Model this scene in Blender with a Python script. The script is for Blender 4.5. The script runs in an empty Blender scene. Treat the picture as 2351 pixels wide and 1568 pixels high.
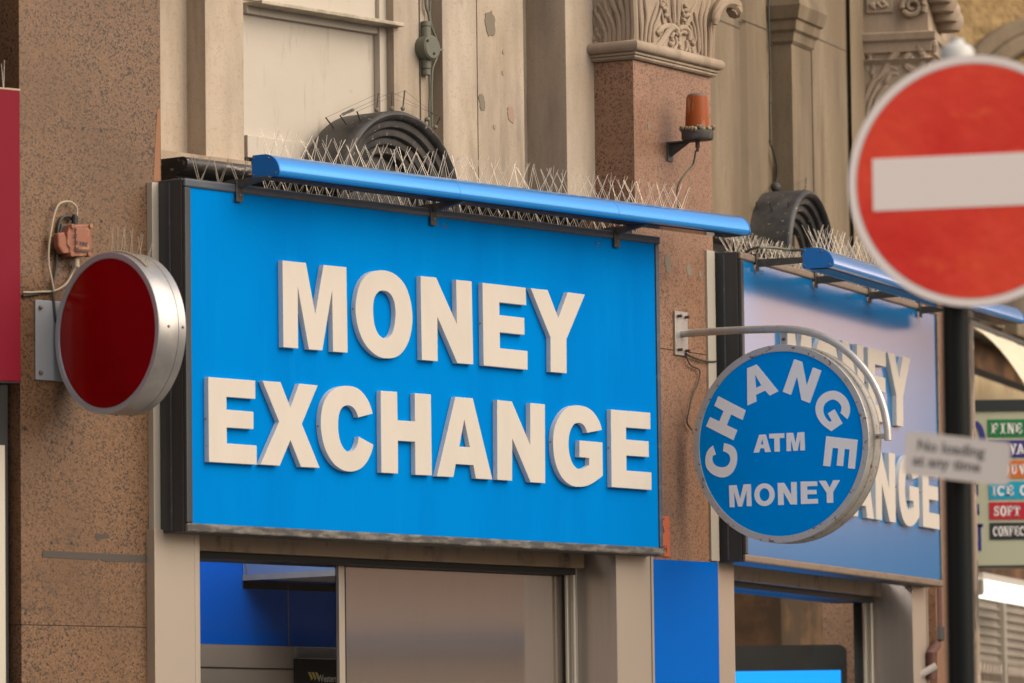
import bpy, bmesh, math, random
from math import sin, cos, tan, radians as R, pi
from mathutils import Vector, Matrix
from mathutils.geometry import tessellate_polygon
random.seed(7)
C = bpy.context.scene.collection
# ------------------------------------------------------------------ camera model (units: pixels of a 2351 x 1568 view)
FPX, PIT, ROL, CAMZ = 12396.1, R(5.16031), R(.71333), 1.55
K = 2351 / 4096
def ray(px, py):
    a, b = px - 1175.5, py - 784
    u = a * cos(ROL) - b * sin(ROL); v = a * sin(ROL) + b * cos(ROL)
    x, up = u / FPX, -v / FPX
    return (x, cos(PIT) - up * sin(PIT), sin(PIT) + up * cos(PIT))
class Fr:
    """vertical plane frame: local x along the wall, local -y towards the street, z up"""
    def __init__(s, x, y, deg):
        s.o = (x, y); s.a = R(deg); s.u = (cos(s.a), sin(s.a)); s.w = (-sin(s.a), cos(s.a))
    def loc(s, px, py, off=0.0):
        d = ray(px, py)
        t = (off + s.o[0] * s.w[0] + s.o[1] * s.w[1]) / (d[0] * s.w[0] + d[1] * s.w[1])
        return Vector(((t * d[0] - s.o[0]) * s.u[0] + (t * d[1] - s.o[1]) * s.u[1], off, CAMZ + t * d[2]))
    def S(s, px, py, off=0.0): return s.loc(px, py, off).x
    def Z(s, px, py, off=0.0): return s.loc(px, py, off).z
    def world(s, l): return Vector((s.o[0] + l[0] * s.u[0] + l[1] * s.w[0], s.o[1] + l[0] * s.u[1] + l[1] * s.w[1], l[2]))
def frame_at(px, py, fr, off, deg):
    p = fr.world(fr.loc(px, py, off)); return Fr(p.x, p.y, deg)
def frame_depth(px, Y, deg):
    d = ray(px, 784); return Fr(d[0] * Y / d[1], Y, deg)
F1 = Fr(-1.10008, 18.35247, 50.4619)
F2 = Fr(.896914, 20.94526, 68.6388)
P2 = frame_at(1460, 600, F1, .09, 59.4)
P1 = frame_at(357, 800, F1, .135, 44.0)
# ------------------------------------------------------------------ materials
def mat(name, base, rough=.5, metal=0., layers=(), bump=None, spec=.5, emis=None, coat=0., aniso=0., alpha=None, trans=0.):
    m = bpy.data.materials.new(name); m.use_nodes = True; nt = m.node_tree; N = nt.nodes; L = nt.links
    b = N['Principled BSDF']; b.inputs['Base Color'].default_value = (*base, 1); b.inputs['Roughness'].default_value = rough
    b.inputs['Metallic'].default_value = metal; b.inputs['Specular IOR Level'].default_value = spec; b.inputs['Coat Weight'].default_value = coat
    b.inputs['Anisotropic'].default_value = aniso; b.inputs['Transmission Weight'].default_value = trans
    if emis: b.inputs['Emission Color'].default_value = (*emis[0], 1); b.inputs['Emission Strength'].default_value = emis[1]
    tc = N.new('ShaderNodeTexCoord')
    def noise(sc, det, kind, off=0):
        mp = N.new('ShaderNodeMapping'); mp.inputs['Scale'].default_value = sc; mp.inputs['Location'].default_value = (off, off * .7, off * 1.3)
        L.new(tc.outputs['Object'], mp.inputs['Vector'])
        if kind == 'voro':
            t = N.new('ShaderNodeTexVoronoi'); t.inputs['Scale'].default_value = 1; L.new(mp.outputs[0], t.inputs['Vector'])
            sp = N.new('ShaderNodeSeparateColor'); L.new(t.outputs['Color'], sp.inputs[0]); return sp.outputs[0]
        t = N.new('ShaderNodeTexNoise'); t.inputs['Scale'].default_value = 1; t.inputs['Detail'].default_value = det
        t.inputs['Roughness'].default_value = .62; L.new(mp.outputs[0], t.inputs['Vector']); return t.outputs['Fac']
    cur = None; rc = None
    for i, ly in enumerate(layers):
        sc, lo, hi, col, fac = ly[:5]; kind = ly[5] if len(ly) > 5 else 'noise'; rr = ly[6] if len(ly) > 6 else None
        if not isinstance(sc, tuple): sc = (sc, sc, sc)
        n = noise(sc, 5, kind, 3.1 * i + len(name))
        mr = N.new('ShaderNodeMapRange'); mr.inputs[1].default_value = lo; mr.inputs[2].default_value = hi; mr.inputs[3].default_value = 0; mr.inputs[4].default_value = fac
        L.new(n, mr.inputs[0])
        mx = N.new('ShaderNodeMix'); mx.data_type = 'RGBA'; L.new(mr.outputs[0], mx.inputs[0])
        if cur: L.new(cur, mx.inputs[6])
        else: mx.inputs[6].default_value = (*base, 1)
        mx.inputs[7].default_value = (*col, 1); cur = mx.outputs[2]
        if rr is not None:
            m2 = N.new('ShaderNodeMix'); L.new(mr.outputs[0], m2.inputs[0])
            if rc: L.new(rc, m2.inputs[2])
            else: m2.inputs[2].default_value = rough
            m2.inputs[3].default_value = rr; rc = m2.outputs[0]
    if cur: L.new(cur, b.inputs['Base Color'])
    if rc: L.new(rc, b.inputs['Roughness'])
    if bump:
        sc, st, dist = bump
        if not isinstance(sc, tuple): sc = (sc, sc, sc)
        n = noise(sc, 4, 'noise', 9.3); bp = N.new('ShaderNodeBump'); bp.inputs['Strength'].default_value = st; bp.inputs['Distance'].default_value = dist
        L.new(n, bp.inputs['Height']); L.new(bp.outputs[0], b.inputs['Normal'])
    return m
M = {}
def granite(n, base, dark, light, sc, rough=.38, k=1.):
    return mat(n, base, rough, layers=[(sc * .8, .55, .66, tuple(c * .8 for c in light), .6 * k), (sc, .70, .74, dark, .9 * k, 'voro'), (sc * 1.3, .78, .82, light, .7 * k, 'voro'), (sc * 2.2, .5, .62, tuple(c * .75 for c in base), .5),
        (2.1, .45, .75, tuple(c * .66 for c in base), .6), ((1.6, 1.6, .5), .5, .75, (base[0] * 1.15, base[1] * 1.0, base[2] * .8), .5), (5, .62, .74, (dark[0] * 1.3, dark[1] * 1.5, dark[2] * 1.8), .45)], bump=(sc, .10, .001), spec=.3)
M['granite'] = granite('speckled brown granite', (.158, .088, .047), (.025, .021, .017), (.25, .14, .075), 160)
M['granite_pink'] = granite('pink polished granite', (.265, .145, .088), (.065, .040, .030), (.36, .21, .13), 165, .4, .9)
def stone(n, a, d, lt):
    return mat(n, a, .85, layers=[((2.6, 2.6, .55), .38, .60, d, .8), ((5, 5, .9), .5, .7, lt, .55), (1.3, .45, .7, (a[0] * .82, a[1] * .74, a[2] * .62), .55), (110, .57, .68, tuple(c * .5 for c in a), .55), (45, .58, .7, tuple(c * .66 for c in a), .45), ((7, 7, .8), .58, .70, (d[0] * .8, d[1] * .78, d[2] * .72), .6),
        ((9, 9, 3), .66, .73, tuple(c * .5 for c in a), .35), ((3.5, 3.5, 1.2), .60, .72, tuple(c * .45 for c in a), .5), ((28, 28, 9), .66, .76, tuple(c * .55 for c in a), .45)], bump=(90, .35, .002), spec=.25)
M['stone'] = stone('weathered buff stone', (.50, .415, .325), (.245, .20, .15), (.62, .525, .42))
M['stone_carved'] = stone('carved sandstone', (.40, .315, .235), (.25, .19, .135), (.50, .40, .30))
M['stone_ochre'] = stone('ochre sandstone', (.245, .19, .125), (.145, .11, .073), (.31, .245, .17))
M['stone_dark'] = stone('sooty stone', (.13, .10, .07), (.06, .05, .038), (.2, .16, .12))
M['patch_grey'] = mat('grey cement patch', (.20, .165, .12), .9, bump=(120, .4, .002))
M['orangepaint'] = mat('orange brown paint', (.26, .115, .05), .7)
M['filler'] = mat('dark grey filler', (.065, .052, .043), .8)
M['patch_brown'] = mat('brown cement patch', (.34, .23, .17), .9, bump=(120, .4, .002))
M['blackpaint'] = mat('chipped black gloss paint', (.018, .0175, .017), .48, layers=[(4, .40, .60, (.085, .075, .065), .8, 'noise', .7), ((55, 55, 55), .655, .69, (.5, .4, .3), .85, 'noise', .8)], bump=(40, .2, .002))
M['blackcut'] = mat('worn black moulding paint', (.028, .027, .026), .4, layers=[((14, 40, 60), .60, .66, (.42, .34, .27), .85, 'noise', .8), (6, .4, .7, (.07, .06, .05), .7)], bump=(50, .3, .002))
M['darkpost'] = mat('dark charcoal metal', (.028, .033, .036), .42, layers=[((8, 8, 1.2), .5, .75, (.06, .058, .054), .6), (60, .74, .76, (.5, .45, .4), .8)], spec=.5)
M['trim'] = mat('dark grey sign frame', (.06, .072, .092), .42, layers=[((4, 4, 30), .52, .7, (.13, .125, .12), .7), (70, .72, .75, (.55, .5, .42), .8)])
M['trim_dirty'] = mat('dusty sign frame bottom', (.055, .05, .045), .6, layers=[((14, 30, 45), .45, .62, (.20, .18, .15), .8), (18, .5, .7, (.03, .028, .026), .6)], bump=(80, .4, .002))
M['trim_bronze'] = mat('tarnished sign frame', (.25, .2, .15), .4, .5, layers=[((6, 6, 40), .5, .7, (.14, .115, .09), .7), (50, .6, .66, (.10, .08, .06), .6)])
M['blueface'] = mat('blue enamel sign face', (.0005, .192, .56), .30, layers=[((3, 3, .6), .42, .72, (.001, .155, .49), .75), ((14, 14, 1.2), .55, .78, (.002, .22, .60), .5), (210, .765, .78, (.01, .03, .06), .9)], spec=.0)
M['blueface2'] = mat('glossy blue sign face', (.001, .19, .58), .3, layers=[((3, 3, .6), .42, .72, (.002, .16, .52), .6)], bump=((3, 3, 1.3), .05, .02), spec=.1, coat=1.)
for n_ in M['blueface2'].node_tree.nodes:
    if n_.type == 'BSDF_PRINCIPLED': n_.inputs['Coat IOR'].default_value = 1.5; n_.inputs['Coat Weight'].default_value = .82; n_.inputs['Coat Tint'].default_value = (1, .84, .70, 1); n_.inputs['Coat Roughness'].default_value = .15
M['bluebar'] = mat('blue lacquered aluminium', (.01, .30, .82), .30, .45, layers=[((8, 60, 60), .74, .77, (.5, .6, .7), .4)], spec=.7, coat=.5)
M['bluecap'] = mat('blue painted end cap', (.0, .16, .52), .45)
M['letter'] = mat('cream letter face', (.55, .50, .425), .5, layers=[((7, 7, 3), .45, .75, (.47, .425, .36), .5), (150, .755, .77, (.15, .1, .07), .8)])
M['letterside'] = mat('white letter return', (.66, .64, .60), .5, layers=[((30, 30, 10), .55, .75, (.42, .37, .31), .6), (70, .68, .72, (.12, .08, .05), .8)])
M['alu'] = mat('dull aluminium strip', (.46, .42, .35), .42, .25, layers=[((20, 20, 1.5), .45, .7, (.38, .34, .28), .6)])
M['alupost'] = mat('brushed champagne aluminium', (.46, .395, .32), .38, .55, layers=[((60, 60, 1.5), .45, .7, (.48, .405, .33), .35), ((9, 9, 6), .72, .76, (.2, .16, .12), .6)], aniso=.4)
M['steel'] = mat('brushed steel panel', (.56, .50, .44), .075, .85, layers=[((120, 120, 2), .4, .7, (.51, .45, .39), .4), ((6, 6, 1.5), .62, .74, (.42, .35, .31), .45)], aniso=.5)
M['steelmatt'] = mat('matt steel reveal', (.50, .46, .43), .32, .8, layers=[((40, 40, 2), .4, .7, (.42, .38, .35), .4)])
M['bronze'] = mat('stained lintel metal', (.30, .225, .15), .45, .4, layers=[((9, 9, 5), .55, .7, (.08, .06, .04), .8), ((25, 25, 10), .68, .73, (.02, .018, .015), .8), ((3, 3, 20), .5, .7, (.26, .2, .14), .6)])
M['black'] = mat('matt black', (.012, .012, .011), .5)
M['cream'] = mat('cream painted timber', (.49, .435, .36), .6, layers=[((3, 3, 3), .4, .7, (.44, .38, .30), .6), ((26, 26, 4), .58, .70, (.33, .275, .21), .55), (60, .735, .76, (.12, .09, .06), .9), ((14, 14, 14), .7, .74, (.36, .29, .2), .4)], bump=(30, .12, .002))
M['cream_dirty'] = mat('dirty cream sill', (.46, .39, .29), .7, layers=[((8, 8, 8), .45, .65, (.2, .165, .115), .85)])
M['redface'] = mat('deep red acrylic', (.24, .001, .002), .16, layers=[(2.2, .4, .7, (.17, .001, .002), .8)], spec=.35)
M['redfascia'] = mat('crimson fascia panel', (.19, .007, .020), .4, layers=[((4, 4, 1), .4, .7, (.16, .006, .016), .6)], spec=.08)
M['silver'] = mat('satin silver casing', (.36, .35, .34), .33, .6, layers=[((20, 20, 20), .5, .75, (.5, .46, .42), .5), (110, .735, .75, (.1, .07, .05), .8)])
M['silverrim'] = mat('grey blue painted rim', (.36, .36, .38), .45, .2)
M['greyplate'] = mat('grey painted plate', (.30, .32, .34), .5, .2, layers=[(25, .66, .72, (.16, .09, .05), .7)])
M['galv'] = mat('galvanised tube', (.50, .49, .46), .36, .65, layers=[((25, 25, 25), .45, .7, (.36, .34, .31), .6), (80, .69, .73, (.3, .2, .12), .7)], bump=(60, .2, .001))
M['galvrust'] = mat('rusting grey casing', (.40, .38, .34), .48, .3, layers=[((20, 20, 20), .5, .68, (.27, .235, .19), .7), (45, .60, .65, (.17, .07, .03), .85)], bump=(60, .3, .001))
M['rim'] = mat('grey rim with rust spots', (.45, .45, .44), .45, .2, layers=[(40, .60, .64, (.16, .065, .03), .9), (14, .5, .7, (.36, .34, .31), .5)], bump=(60, .3, .001))
M['discblue'] = mat('blue vinyl disc', (.0, .28, .82), .4, layers=[(2, .4, .7, (.0, .235, .70), .5)], spec=.0)
M['vinylwhite'] = mat('pale vinyl lettering', (.84, .85, .86), .4)
M['amber'] = mat('dusty amber lens', (.26, .06, .010), .4, layers=[((40, 40, 6), .55, .68, (.45, .26, .16), .75), ((9, 9, 5), .55, .72, (.16, .07, .04), .7)], spec=.15)
M['ambertop'] = mat('sooty lens top', (.14, .09, .07), .6)
M['grime'] = mat('bird dirt crust', (.33, .26, .17), .95, layers=[(90, .45, .6, (.12, .09, .06), .9)], bump=(120, .8, .004))
M['iron'] = mat('dirty dark iron', (.055, .052, .045), .6, layers=[(30, .55, .7, (.13, .11, .085), .7)], bump=(60, .3, .001))
M['cable'] = mat('grey green cable', (.12, .12, .085), .6)
M['cable_dark'] = mat('dark cable', (.045, .043, .036), .6)
M['cable_cream'] = mat('grubby cream cable', (.40, .33, .23), .6)
M['orangebox'] = mat('faded orange red box', (.25, .085, .045), .6, layers=[(28, .5, .62, (.36, .20, .08), .7), (40, .56, .66, (.2, .08, .05), .8)], bump=(40, .3, .001))
M['orangeplate'] = mat('orange enamel plate', (.50, .10, .035), .45, layers=[(30, .6, .7, (.36, .07, .03), .7)])
M['fadedink'] = mat('faded black print', (.09, .085, .08), .6)
M['ink'] = mat('dark print', (.03, .02, .018), .6)
M['spike'] = mat('stainless spike wire', (.80, .70, .56), .4, .35)
M['spikedirty'] = mat('dull plastic spike', (.34, .30, .23), .6)
M['clear'] = mat('clouded plastic strip', (.35, .32, .25), .5, layers=[(60, .5, .65, (.15, .12, .08), .8)])
M['bluepanel'] = mat('royal blue panel', (.0, .105, .47), .4, layers=[((2, 2, 1), .4, .7, (.0, .1, .44), .6)], spec=.02)
M['intblue'] = mat('interior blue wall', (.0, .14, .80), .35)
M['intgrey'] = mat('interior grey panel', (.42, .34, .29), .4)
M['intwhite'] = mat('interior pale soffit', (.62, .52, .45), .5)
M['glass'] = None
M['screen'] = mat('lit blue screen', (.0, .1, .3), .3, emis=((.0, .27, .95), .9))
M['bulkface'] = mat('pale blue bulkhead face', (.22, .32, .55), .2)
M['brassy'] = mat('brass bead', (.75, .55, .3), .3, .8)
M['intlamp'] = mat('lit ceiling lamp', (.8, .8, .8), emis=((1, .93, .86), 7.))  # glow of the unseen panels added to light both shop rooms
M['yellow'] = mat('yellow logo', (.9, .75, .25), .5)
M['signwhite'] = mat('white printed lettering', (.92, .88, .84), .5)
M['nored'] = mat('retroreflective red', (.85, .07, .03), .35, layers=[((3, 3, 3), .42, .62, (.72, .022, .018), .75), ((9, 9, 14), .58, .72, (.92, .15, .04), .55)], bump=(9, .5, .012), spec=.35)
for n_ in M['bluebar'].node_tree.nodes:
    if n_.type == 'BSDF_PRINCIPLED': n_.inputs['Coat Roughness'].default_value = .16; n_.inputs['Coat IOR'].default_value = 1.75; n_.inputs['Coat Weight'].default_value = .9
M['nowhite'] = mat('retroreflective white', (.92, .82, .75), .35)
M['platewhite'] = mat('worn white plate', (.44, .41, .395), .5)
M['norim'] = mat('sign rim', (.5, .45, .40), .4)
M['polegrey'] = mat('black painted post', (.006, .008, .008), .35, layers=[((6, 6, 1.2), .5, .7, (.014, .013, .009), .7)], spec=.15)
M['capgrey'] = mat('pale plastic post cap', (.55, .54, .50), .45)
M['menubase'] = mat('pale olive sign board', (.50, .51, .35), .45)
M['navy'] = mat('navy print', (.03, .03, .22), .45)
for k, c in dict(green=(.0, .20, .045), purple=(.035, .03, .22), orange=(.68, .17, .02), cyan=(.0, .37, .56), red=(.52, .01, .03), black2=(.018, .024, .024)).items():
    M['menu_' + k] = mat('menu strip ' + k, c, .45)
M['awning'] = mat('stained cream awning', (.70, .60, .44), .85, layers=[((30, 30, 3), .5, .7, (.52, .42, .28), .6), (7, .62, .7, (.6, .4, .2), .6)])
M['creamwall'] = mat('stained cream wall', (.62, .50, .31), .8, layers=[((14, 14, 5), .60, .66, (.58, .27, .10), .7), (3, .4, .7, (.55, .42, .24), .6)])
M['tube'] = mat('lit fluorescent diffuser', (.8, .8, .75), .4, emis=((1, .98, .86), .9))
M['shutter'] = mat('ribbed steel shutter', (.40, .35, .29), .5, .3, layers=[((3, 3, 8), .45, .7, (.30, .27, .22), .7)])
M['shopdark'] = mat('dark shop interior', (.10, .055, .025), .7, layers=[(5, .45, .6, (.25, .12, .05), .8)])
M['rust'] = mat('rusty downpipe', (.10, .04, .03), .7)
M['plasticwhite'] = mat('white plastic', (.50, .46, .41), .5)
M['asphalt'] = mat('asphalt', (.05, .05, .05), .85, layers=[(60, .5, .7, (.08, .08, .078), .6)], bump=(120, .4, .004))
M['paving'] = mat('concrete paving', (.28, .26, .23), .85, layers=[(4, .45, .7, (.2, .185, .165), .7)], bump=(60, .3, .003))
M['yellowline'] = mat('yellow road paint', (.62, .42, .05), .7)
M['kerb'] = mat('granite kerb', (.3, .28, .26), .8)
M['oppstone'] = mat('pale render across the street', (.86, .66, .52), .8, layers=[((.5, .5, .3), .4, .7, (.78, .58, .45), .6)])
M['opppink'] = mat('salmon brick across the street', (.48, .29, .21), .8)
M['oppglass'] = mat('dark window glass', (.02, .03, .05), .1)
M['oppblue'] = mat('slate blue shop fascia', (.22, .25, .42), .5)
M['cast'] = mat('cast rim bolts', (.2, .16, .12), .5, .6)
def glassmat():
    m = bpy.data.materials.new('window glass'); m.use_nodes = True; nt = m.node_tree; N = nt.nodes; L = nt.links
    for n in list(N): N.remove(n)
    o = N.new('ShaderNodeOutputMaterial'); t = N.new('ShaderNodeBsdfTransparent'); g = N.new('ShaderNodeBsdfGlossy'); f = N.new('ShaderNodeFresnel'); x = N.new('ShaderNodeMixShader')
    g.inputs['Roughness'].default_value = .03; N.remove(f); lw = N.new('ShaderNodeLayerWeight'); lw.inputs[0].default_value = .5; pw = N.new('ShaderNodeMath'); pw.operation = 'POWER'; pw.inputs[1].default_value = 3.5; L.new(lw.outputs['Facing'], pw.inputs[0]); f = N.new('ShaderNodeMath'); f.operation = 'MULTIPLY_ADD'; L.new(pw.outputs[0], f.inputs[0]); f.inputs[1].default_value = .05; f.inputs[2].default_value = .012; t.inputs[0].default_value = (.92, .95, .94, 1)
    L.new(f.outputs[0], x.inputs[0]); L.new(t.outputs[0], x.inputs[1]); L.new(g.outputs[0], x.inputs[2]); L.new(x.outputs[0], o.inputs[0]); return m
M['glass'] = glassmat()
# ------------------------------------------------------------------ objects
BASE = {}
def tag(o, label=None, cat=None, group=None, kind=None):
    if label: o['label'] = label
    if cat: o['category'] = cat
    if group: o['group'] = group
    if kind: o['kind'] = kind
    return o
def thing(name, label, cat, fr, base=(0, 0, 0), group=None):
    o = bpy.data.objects.new(name, None); C.objects.link(o); o.empty_display_size = .1
    base = Vector(base); o.location = fr.world(base); o.rotation_euler = (0, 0, fr.a); BASE[o] = base
    return tag(o, label, cat, group)
class MB:
    def __init__(s): s.v = []; s.f = []
    def add(s, vs, fs):
        n = len(s.v); s.v += [Vector(v) for v in vs]; s.f += [tuple(i + n for i in f) for f in fs]; return s
    def box(s, x0, x1, y0, y1, z0, z1):
        return s.add([(x, y, z) for x in (x0, x1) for y in (y0, y1) for z in (z0, z1)], [(0, 1, 3, 2), (4, 6, 7, 5), (0, 4, 5, 1), (2, 3, 7, 6), (0, 2, 6, 4), (1, 5, 7, 3)])
    def prism(s, loops, y0, y1, caps=(1, 1)):
        if not isinstance(loops[0][0], (tuple, list, Vector)): loops = [loops]
        pts = [p for l in loops for p in l]; n = len(pts)
        vs = [(p[0], y, p[1]) for y in (y0, y1) for p in pts]; fs = []
        tr = tessellate_polygon([[Vector((p[0], p[1], 0)) for p in l] for l in loops])
        if caps[0]: fs += [tuple(t) for t in tr]
        if caps[1]: fs += [tuple(i + n for i in t) for t in tr]
        k = 0
        for l in loops:
            m = len(l)
            for i in range(m): a, b = k + i, k + (i + 1) % m; fs.append((a, b, b + n, a + n))
            k += m
        return s.add(vs, fs)
    def quad(s, *p): return s.add(p, [tuple(range(len(p)))])
    def plan(s, poly, z0, z1):
        n = len(poly); vs = [(p[0], p[1], z) for z in (z0, z1) for p in poly]
        tr = tessellate_polygon([[Vector((p[0], p[1], 0)) for p in poly]])
        fs = [tuple(t) for t in tr] + [tuple(i + n for i in t) for t in tr] + [(i, (i + 1) % n, (i + 1) % n + n, i + n) for i in range(n)]
        return s.add(vs, fs)
    def extr(s, prof, x0, x1):
        """profile in (y,z) swept along x"""
        n = len(prof); vs = [(x, p[0], p[1]) for x in (x0, x1) for p in prof]
        tr = tessellate_polygon([[Vector((p[0], p[1], 0)) for p in prof]])
        return s.add(vs, [tuple(t) for t in tr] + [tuple(i + n for i in t) for t in tr] + [(i, (i + 1) % n, (i + 1) % n + n, i + n) for i in range(n)])
    def tube(s, pts, r, n=8, flat=None):
        pts = [Vector(p) for p in pts]; rs = r if isinstance(r, (list, tuple)) else [r] * len(pts); rings = []; up = Vector((.13, .37, .92))
        for i, p in enumerate(pts):
            t = (pts[min(i + 1, len(pts) - 1)] - pts[max(i - 1, 0)]).normalized()
            a = t.cross(up)
            if a.length < .05: a = t.cross(Vector((1, 0, 0)))
            a.normalize(); b = a.cross(t); ring = []
            for k in range(n):
                q = a * cos(2 * pi * k / n) * rs[i] + b * sin(2 * pi * k / n) * rs[i]
                if flat: q.y *= flat
                ring.append(p + q)
            rings += ring
        m = len(pts); fs = [(i * n + k, i * n + (k + 1) % n, (i + 1) * n + (k + 1) % n, (i + 1) * n + k) for i in range(m - 1) for k in range(n)]
        fs += [tuple(range(n)), tuple(range((m - 1) * n, m * n))]
        return s.add(rings, fs)
    def lathe(s, prof, c, axis='z', n=32, a0=0, a1=2 * pi, cap=False):
        """prof: (radius, height along axis)"""
        full = abs(a1 - a0 - 2 * pi) < 1e-4; m = n if full else n + 1; vs = []
        for k in range(m):
            a = a0 + (a1 - a0) * k / n
            for r, h in prof:
                if axis == 'z': vs.append((c[0] + r * cos(a), c[1] + r * sin(a), c[2] + h))
                else: vs.append((c[0] + r * cos(a), c[1] + h, c[2] + r * sin(a)))
        q = len(prof); fs = []
        for k in range(n):
            k2 = (k + 1) % m if full else k + 1
            for i in range(q - 1): fs.append((k * q + i, k * q + i + 1, k2 * q + i + 1, k2 * q + i))
        return s.add(vs, fs)
    def loft(s, x0, x1, y0, y1, prof):
        """stack of rectangles (z, expansion)"""
        vs = []; fs = []
        for z, e in prof: vs += [(x0 - e, y0 - e, z), (x1 + e, y0 - e, z), (x1 + e, y1, z), (x0 - e, y1, z)]
        for i in range(len(prof) - 1):
            for k in range(4): fs.append((i * 4 + k, i * 4 + (k + 1) % 4, i * 4 + 4 + (k + 1) % 4, i * 4 + 4 + k))
        fs += [(0, 1, 2, 3), tuple(range(len(prof) * 4 - 4, len(prof) * 4))]
        return s.add(vs, fs)
    def ribbon(s, pts, w, y0, y1):
        pts = [Vector((p[0], p[1])) for p in pts]; L_, R_ = [], []
        for i, p in enumerate(pts):
            t = (pts[min(i + 1, len(pts) - 1)] - pts[max(i - 1, 0)]).normalized(); n = Vector((-t.y, t.x)) * w / 2
            L_.append(p + n); R_.append(p - n)
        return s.prism([tuple(p) for p in L_ + R_[::-1]], y0, y1)
    def sphere(s, c, r, n=10, sy=1, sz=1):
        prof = [(max(1e-4, r * sin(pi * i / n)), -r * cos(pi * i / n) * sz) for i in range(n + 1)]
        return s.lathe(prof, c, n=n + 4)
    def build(s, name, m, parent=None, bevel=0, smooth=False, seg=2, mod=None):
        me = bpy.data.meshes.new(name); b = BASE.get(parent) if parent else None
        root = parent
        while b is None and root is not None: b = BASE.get(root); root = root.parent
        b = b or Vector((0, 0, 0))
        me.from_pydata([v - b for v in s.v], [], s.f)
        bm = bmesh.new(); bm.from_mesh(me); bmesh.ops.remove_doubles(bm, verts=bm.verts, dist=1e-6); bmesh.ops.recalc_face_normals(bm, faces=bm.faces); bm.to_mesh(me); bm.free()
        mm = m if isinstance(m, (list, tuple)) else [m]
        for q in mm: me.materials.append(M[q] if isinstance(q, str) else q)
        o = bpy.data.objects.new(name, me); C.objects.link(o)
        if parent: o.parent = parent
        if smooth:
            for p in me.polygons: p.use_smooth = True
            me.set_sharp_from_angle(angle=R(38))
        if bevel:
            bv = o.modifiers.new('Bevel', 'BEVEL'); bv.width = bevel; bv.segments = seg; bv.limit_method = 'ANGLE'; bv.angle_limit = R(35); bv.harden_normals = False
        return o
def place(o, fr):
    o.location = (fr.o[0], fr.o[1], 0); o.rotation_euler = (0, 0, fr.a); return o
def copy_tree(o, parent=None):
    c = o.copy(); C.objects.link(c); c.parent = parent
    for ch in list(o.children): copy_tree(ch, c)
    return c
def smooth_poly(pts, k=4, ang=32, closed=True):
    n = len(pts); out = []; V = [Vector(p) for p in pts]
    def corner(i):
        a = V[i] - V[i - 1]; b = V[(i + 1) % n] - V[i]
        return a.length < 1e-9 or b.length < 1e-9 or a.angle(b) > R(ang)
    cs = [corner(i) for i in range(n)]
    for i in range(n):
        p1, p2 = V[i], V[(i + 1) % n]; p0 = p1 if cs[i] else V[i - 1]; p3 = p2 if cs[(i + 1) % n] else V[(i + 2) % n]
        if cs[i] and cs[(i + 1) % n]: out.append(tuple(p1)); continue
        for j in range(k):
            t = j / k
            q = .5 * ((2 * p1) + (p2 - p0) * t + (2 * p0 - 5 * p1 + 4 * p2 - p3) * t * t + (3 * p1 - p0 - 3 * p2 + p3) * t ** 3)
            out.append(tuple(q))
    return out
def text_mesh(s, size, off=0.0, depth=.0):
    cu = bpy.data.curves.new('t', 'FONT'); cu.body = s; cu.size = size; cu.offset = off; cu.extrude = depth; cu.resolution_u = 3
    o = bpy.data.objects.new('t', cu); C.objects.link(o); bpy.context.view_layer.update()
    me = bpy.data.meshes.new_from_object(o.evaluated_get(bpy.context.evaluated_depsgraph_get()))
    vs = [v.co.copy() for v in me.vertices]; fs = [tuple(p.vertices) for p in me.polygons]
    bpy.data.objects.remove(o); bpy.data.curves.remove(cu); bpy.data.meshes.remove(me); return vs, fs
def add_text(mb, s, x, z, y, size, sx=1., off=0., rot=0.):
    vs, fs = text_mesh(s, size, off)
    c, q = cos(rot), sin(rot)
    mb.add([(x + (v.x * c * sx - v.y * q), y, z + (v.x * q * sx + v.y * c)) for v in vs], fs); return mb
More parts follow.
